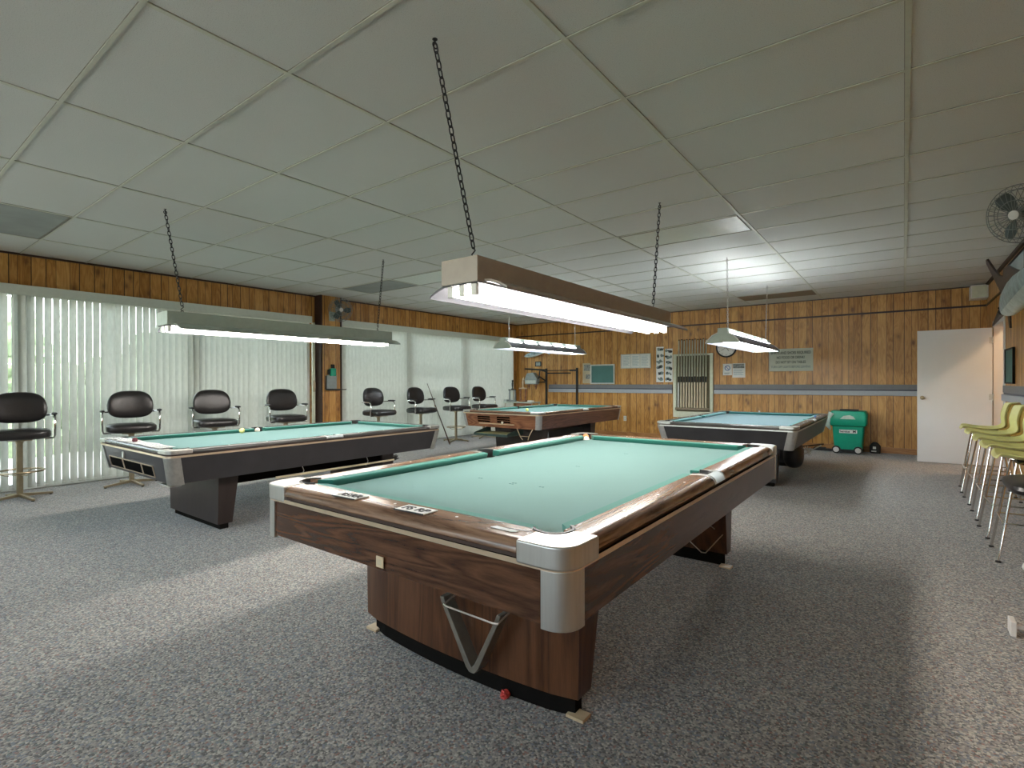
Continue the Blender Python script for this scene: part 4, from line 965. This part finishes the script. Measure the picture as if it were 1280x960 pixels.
# wall fans
def fan(label, loc, aim, r, mat_b, arm_to):
    t = thing('wall_fan', label, 'fan', loc)
    z = Vector(aim).normalized(); x = Vector((0,0,1)).cross(z).normalized(); y = z.cross(x); rot = Matrix((x, y, z)).transposed().to_4x4()
    cage = MB()
    for k in range(28):
        a = 2*PI*k/28; ca, sa = math.cos(a), math.sin(a)
        cage.tube([(ca*q*r, sa*q*r, h*r) for q, h in ((.12, .26), (.5, .25), (.85, .16), (1, .02), (.85, -.14), (.5, -.26), (.2, -.30))], .0022, 4)
    for q, h in ((1, .02), (.85, .16), (.5, .25), (.85, -.14), (.5, -.26)): cage.tube([(q*r*math.cos(2*PI*k/32), q*r*math.sin(2*PI*k/32), h*r) for k in range(32)], .0034, 5, closed=True)
    cage.xf(rot).build('cage', M['cagegrey'], t)
    MB().lathe([(.16*r, .24*r), (.16*r, .27*r), (.10*r, .285*r), (.01*r, .285*r)], n=24).xf(rot).build('badge_disc', M['whitepaint'], t)
    for k in range(3):
        a0 = 2*PI*k/3; ring = []
        for i in range(7):
            q = .14 + .74*i/6; wd = .42*math.sin(PI*(.25+.6*i/6))
            ring.append([(q*r*math.cos(a0+wd*s_), q*r*math.sin(a0+wd*s_), (.09*s_ + .02 + th)*r) for s_, th in ((-1, 0), (0, .02), (1, 0), (0, -.01))])
        MB().loft(ring).xf(rot).build('blade', mat_b, t)
    MB().lathe([(.14*r, .10*r), (.15*r, -.10*r), (.26*r, -.28*r), (.28*r, -.62*r), (.2*r, -.75*r), (.02*r, -.78*r)], n=24).xf(rot).build('motor', M['greydev'], t)
    a = Vector(arm_to) - Vector(loc); s = z*(-.6*r)
    MB().tube([s, s*1.3 + Vector((0,0,-.05)), a*.8 + Vector((0,0,-.03)), a], .018, 10).build('arm', M['greypaint'], t)
    d = MB().box(-.02, .02, -.05, .05, -.09, .07); d.v = [(p[0]+a.x, p[1]+a.y, p[2]+a.z) for p in d.v]; d.build('wall_mount', M['greypaint'], t, bevel=.006)
    return t
fan('wall fan on the panelled column between the windows', (-7.88, 5.44, 2.535), (1, -.35, -.15), .205, M['bladeg'], (-8.082, 5.40, 2.44))
fan('large wall fan high at the right edge of the photo, above the marlin', (.66, 5.18, 2.46), (-.62, -.75, -.25), .205, M['bladeg'], (1.03, 5.35, 2.40))
# right wall boards
def sideboard(name, label, cat, y0, y1, z0, z1, frame, face, fw=.02, dep=.025):
    t = thing(name, label, cat, (XR-.002, (y0+y1)/2, (z0+z1)/2)); a, b = (y1-y0)/2, (z1-z0)/2
    MB().box(-dep*.6, 0, -a+fw, a-fw, -b+fw, b-fw).build('face', face, t, smooth=False)
    MB().box(-dep, 0, -a, a, b-fw, b).box(-dep, 0, -a, a, -b, -b+fw).box(-dep, 0, -a, -a+fw, -b+fw, b-fw).box(-dep, 0, a-fw, a, -b+fw, b-fw).build('frame', frame, t, bevel=.002)
sideboard('chalkboard', 'small dark green board on the right wall above the lime stools', 'chalkboard', 8.50, 9.12, 1.22, 1.66, M['ink'], M['greenboard'])
sideboard('framed_picture', 'pale framed picture high on the right wall behind the marlin fin', 'picture', 7.75, 8.95, 2.36, 2.70, M['ink'], M['darkglass'])

# ------------------------------------------------------------------ column gear
t = thing('chalk_dispenser', 'green and black dispenser on the panelled column between the windows', 'dispenser', (-8.10, 5.40, 1.46))
MB().box(.002, .07, -.045, .055, -.085, .05).build('body', M['bin'], t, bevel=.01); MB().box(.002, .05, -.015, .035, .05, .12).build('top_cap', M['ink'], t, bevel=.004); MB().box(.002, .05, -.085, -.047, -.06, .03).build('side_knob', M['ink'], t, bevel=.008)
t = thing('clear_rack', 'clear holder with a black tray on the panelled column under the green dispenser', 'holder', (-8.10, 5.40, 1.13))
MB().box(.002, .012, -.10, .10, .02, .26).build('back_plate', M['greydev'], t, smooth=False); MB().box(.002, .10, -.125, .11, -.01, .018).box(.002, .02, -.125, -.11, .018, .25).box(.06, .075, .11, .26, -.004, .012).build('tray', M['ink'], t, bevel=.003)

# ------------------------------------------------------------------ back left corner
t = thing('trophy_table', 'narrow pale table holding trophies in the back left corner', 'table', (-7.70, 10.55, 0))
MB().box(-.40, .47, -.20, .20, .735, .765).build('tabletop', M['greypaint'], t, bevel=.004)
for sx in (-.37, .44):
    for sy in (-.17, .17): MB().box(sx-.015, sx+.015, sy-.015, sy+.015, 0, .735).build('leg', M['steel_dull'], t)
MB().box(.0, .46, -.205, -.185, .64, .735).build('apron', M['redwood'], t, smooth=False)
def trophy(label, x, y, h, mcol, w, fig):
    t = thing('trophy', label, 'trophy', (x, y, .765), 0, 'trophies on the corner table')
    MB().box(-w/2-.02, w/2+.02, -.05, .05, 0, .035).build('base', mcol, t, bevel=.004)
    for s in (-1, 1): MB().box(s*w/2-.018, s*w/2+.018, -.018, .018, .035, h*.52).build('column', mcol, t, bevel=.004)
    MB().box(-w/2-.02, w/2+.02, -.035, .035, h*.52, h*.56).build('shelf', fig, t, bevel=.003)
    m = MB(); z = h*.56
    m.lathe([(.03, z), (.03, z+.015), (.012, z+.03), (.018, z+.09), (.022, z+.15), (.010, z+.18), (.017, z+.20), (.015, z+.23), (.002, z+.24)], n=12)
    m.tube([(0, 0, z+.15), (.03, 0, z+.21), (.02, 0, h)], .006, 6)
    m.build('figure', fig, t)
trophy('tall dark twin-column trophy at the left of the corner table', -7.93, 10.5, .55, M['greydev'], .17, M['blackmetal'])
trophy('brown twin-column trophy with a golden figure, right of the dark trophy', -7.60, 10.5, .62, M['redwood'], .16, M['brasstrim'])
o = MB().box(-.05, .05, -.04, .04, 0, .05).build('small_box', M['greydev'], None, bevel=.004, loc=(-8.05, 10.40, .766)); tag(o, 'small grey box left of the dark trophy on the corner table', 'box')
o = MB().box(-.07, .07, -.05, .05, 0, .035).build('small_box', M['paper'], None, bevel=.004, loc=(-7.36, 10.5, .766)); tag(o, 'small white box right of the golden trophy on the corner table', 'box')
# black metal rack with grey machine
t = thing('metal_rack', 'black metal rack with two posts, left of the chalkboard', 'rack', (-6.80, 11.02, 0))
def BX(a, b, c, d_, e, f_): return MB().box(a, b, c, d_, e, f_)
for x in (-.44, .45): BX(x-.022, x+.022, -.022, .022, 0, 1.60).build('post', M['blackmetal'], t, bevel=.003)
BX(-.44, .45, -.012, .012, 1.535, 1.555).build('cross_bar', M['blackmetal'], t); BX(-.44, .30, -.05, -.03, 1.46, 1.49).build('cross_bar', M['blackmetal'], t); BX(.26, .45, -.04, -.01, 1.52, 1.56).build('bracket', M['blackmetal'], t)
MB().tube([(-.44, -.03, 1.56), (-1.05, -.06, 1.60)], .022, 10).build('handle_bar', M['blackmetal'], t)
MB().tube([(-.44, -.02, 1.52), (-.60, -.05, 1.56), (-.62, -.06, 1.40), (-.44, -.02, 1.28)], .018, 8).tube([(-.44, -.02, 1.26), (-.74, -.06, 1.24), (-.60, -.06, 1.40)], .020, 8).build('brace', M['blackmetal'], t)
t = thing('grey_machine', 'grey boxy device with two pegs, left of the black metal rack', 'machine', (-7.62, 10.96, 1.20))
MB().prism([(-.20, 0), (.16, 0), (.18, .14), (.06, .30), (-.14, .28), (-.22, .12)], -.07, .07, lambda a, b, c: (a, c, b)).build('housing', M['greydev'], t, bevel=.01)
for x in (-.12, .10): MB().loft([[(x-.035, -.02, 0), (x+.035, -.02, 0), (x+.035, .02, 0), (x-.035, .02, 0)], [(x-.008, -.008, -.13), (x+.010, -.008, -.13), (x+.010, .008, -.13), (x-.008, .008, -.13)]]).build('peg', M['redwood'], t)
MB().box(-.18, .14, -.078, -.07, .02, .10).build('front_panel', M['silver'], t, bevel=.003)

# ------------------------------------------------------------------ green wheeled bin and neighbours
t = thing('wheeled_bin', 'green plastic wheeled bin against the back wall left of the white door', 'bin', (-.775, 10.86, 0))
MB().loft([[(x, y, .07) for x, y in rr(.205, .17, .03)], [(x, y, .50) for x, y in rr(.235, .19, .03)]]).build('body', M['bin'], t)
o = MB().loft([[(x, y, z) for x, y in rr(a, b, .035)] for a, b, z in ((.262, .212, .485), (.27, .218, .50), (.275, .225, .68), (.25, .20, .735), (.24, .19, .738))]).build('lid', M['bin'], t)
MB().box(-.13, .15, -.06, .02, .738, .765).build('lid_handle', M['ink'], o, bevel=.006)
MB().loft([[(x, y, z) for x, y in rr(a, b, .035)] for a, b, z in ((.245, .198, .470), (.250, .203, .487))]).build('rim', M['bindark'], t)
MB().prism([(-.115, 0), (-.06, .055), (.03, .07), (.085, .045), (.115, 0)], -.2275, -.2255, lambda a, b, c: (a, c, b+.60)).build('lid_emblem', M['bag'], t, smooth=False)
o = MB().box(-.125, .135, -.2, -.196, .355, .415).build('sticker', M['paper'], t, smooth=False); o.location = (0, 0, 0)
text('Service', .052, M['ink'], t, (-.045, -.2008, .383), (PI/2, 0, 0), 'sticker_lettering', font_off=.001); text('M', .06, M['ink'], t, (.095, -.2008, .385), (PI/2, 0, 0), 'sticker_lettering', font_off=.002)
for x in (-.17, .15):
    o = MB().lathe([(.02, -.235), (.062, -.232), (.066, -.225), (.066, -.195), (.062, -.188), (.02, -.186)], (x+.0, 0, .066), 24, 'y').build('wheel', M['black'], t); 
    MB().lathe([(.012, -.243), (.040, -.240), (.046, -.230)], (x, 0, .066), 20, 'y').build('wheel_hub', M['whitepaint'], o)
    MB().tube([(x, -.20, .066), (x, -.10, .075)], .008, 8).build('axle', M['blackmetal'], t)
MB().box(-.21, .21, -.17, .17, .03, .072).build('chassis', M['ink'], t, bevel=.006)
bagm = MB(); bagm.loft([[(-.29, -.10, .73), (-.27, -.22, .72), (-.22, -.235, .70), (-.20, -.24, .69)], [(-.335, -.12, .62), (-.32, -.22, .60), (-.27, -.24, .60), (-.255, -.245, .60)], [(-.36, -.14, .50), (-.34, -.21, .48), (-.285, -.235, .50), (-.262, -.235, .52)], [(-.27, -.16, .42), (-.262, -.20, .40), (-.25, -.21, .41), (-.245, -.215, .42)]], cap=False, closed=False)
o = bagm.build('bin_liner', M['bag'], t); o.modifiers.new('s', 'SOLIDIFY').thickness = .003
o = MB().box(-.15, .15, -.06, .06, 0, .035).box(-.13, .05, -.05, .05, .035, .055).build('flat_floor_unit', M['ink'], None, bevel=.006, loc=(-1.18, 10.95, 0)); tag(o, 'flat black unit on the floor just left of the green bin', 'floor unit')
t = thing('small_black_canister', 'small black canister on the floor just right of the green bin', 'canister', (-.40, 11.03, 0))
MB().lathe([(.075, 0), (.08, .02), (.08, .13), (.05, .17), (.03, .19)], n=20).build('body', M['ink'], t); MB().box(-.05, .02, -.085, -.078, .03, .05).box(-.03, .015, -.086, -.080, .08, .12).build('label', M['silver'], t)

# things hanging under table 4
t = thing('hanging_black_bag', 'black bag bulging below the near right corner of the pale blue table', 'bag', (-1.12, 7.42, .16))
b = MB(); b.pillow((0, 0, .17), .115, .16, .17, .8, .75, 28, 12); b.build('bag_body', M['black'], t)
MB().tube([(-.05, 0, .33), (-.05, 0, .345)], .02, 8).tube([(.05, 0, .33), (.05, 0, .345)], .02, 8).build('strap', M['black'], t)
t = thing('bridge_stick', 'bridge stick with a spiky silver head under the pale blue table', 'cue', (-.93, 7.15, .47))
MB().tube([(-.2, -.1, -.02), (.16, .08, .03)], .010, 8).build('shaft', M['cue_d'], t)
m = MB()
for k in range(7):
    a = -60 + 35*k; m.tube([(.0, -.04, -.04), (.0+.05*math.cos(math.radians(a)), -.04, -.05+.06*math.sin(math.radians(a)))], .006, 6)
m.tube([(-.03, -.05, -.09), (.14, .05, .02)], .007, 6); m.build('bridge_head', M['steel_dull'], t)
# red wrapper
rw_ = MB().pillow((0, 0, .014), .017, .022, .014, .7, .7, 14, 8); r5 = random.Random(2); rw_.v = [(x*(1+r5.uniform(-.2, .2)), y*(1+r5.uniform(-.2, .2)), max(.0, z*(1+r5.uniform(-.2, .2)))) for x, y, z in rw_.v]
o = rw_.build('crumpled_wrapper', M['red'], None, smooth=False, loc=(-1.268, 1.625, 0)); tag(o, 'small crumpled red wrapper on the carpet by the nearest table', 'litter')

# ------------------------------------------------------------------ light
w = bpy.data.worlds.new('world'); sc.world = w; w.use_nodes = True; nt = w.node_tree; bg = nt.nodes['Background']
sky = nt.nodes.new('ShaderNodeTexSky'); sky.sky_type = 'NISHITA'; sky.sun_disc = False; sky.sun_elevation = math.radians(50); sky.sun_rotation = math.radians(90); sky.air_density = 1.2; sky.dust_density = 2.0
mx = nt.nodes.new('ShaderNodeMix'); mx.data_type = 'RGBA'; mx.inputs[0].default_value = .85; mx.inputs[7].default_value = (.92, .90, .85, 1)
nt.links.new(sky.outputs[0], mx.inputs[6]); nt.links.new(mx.outputs[2], bg.inputs[0]); bg.inputs[1].default_value = 3.2

sc.view_settings.view_transform = 'Standard'; sc.view_settings.look = 'None'; sc.view_settings.gamma = 1; sc.view_settings.exposure = 1.62; sc.view_settings.use_curve_mapping = False
cy = sc.cycles; cy.use_denoising = True; cy.max_bounces = 10; cy.diffuse_bounces = 6; cy.transparent_max_bounces = 12; cy.caustics_reflective = False; cy.caustics_refractive = False; cy.sample_clamp_indirect = 6
try: cy.denoiser = 'OPENIMAGEDENOISE'
except Exception: pass
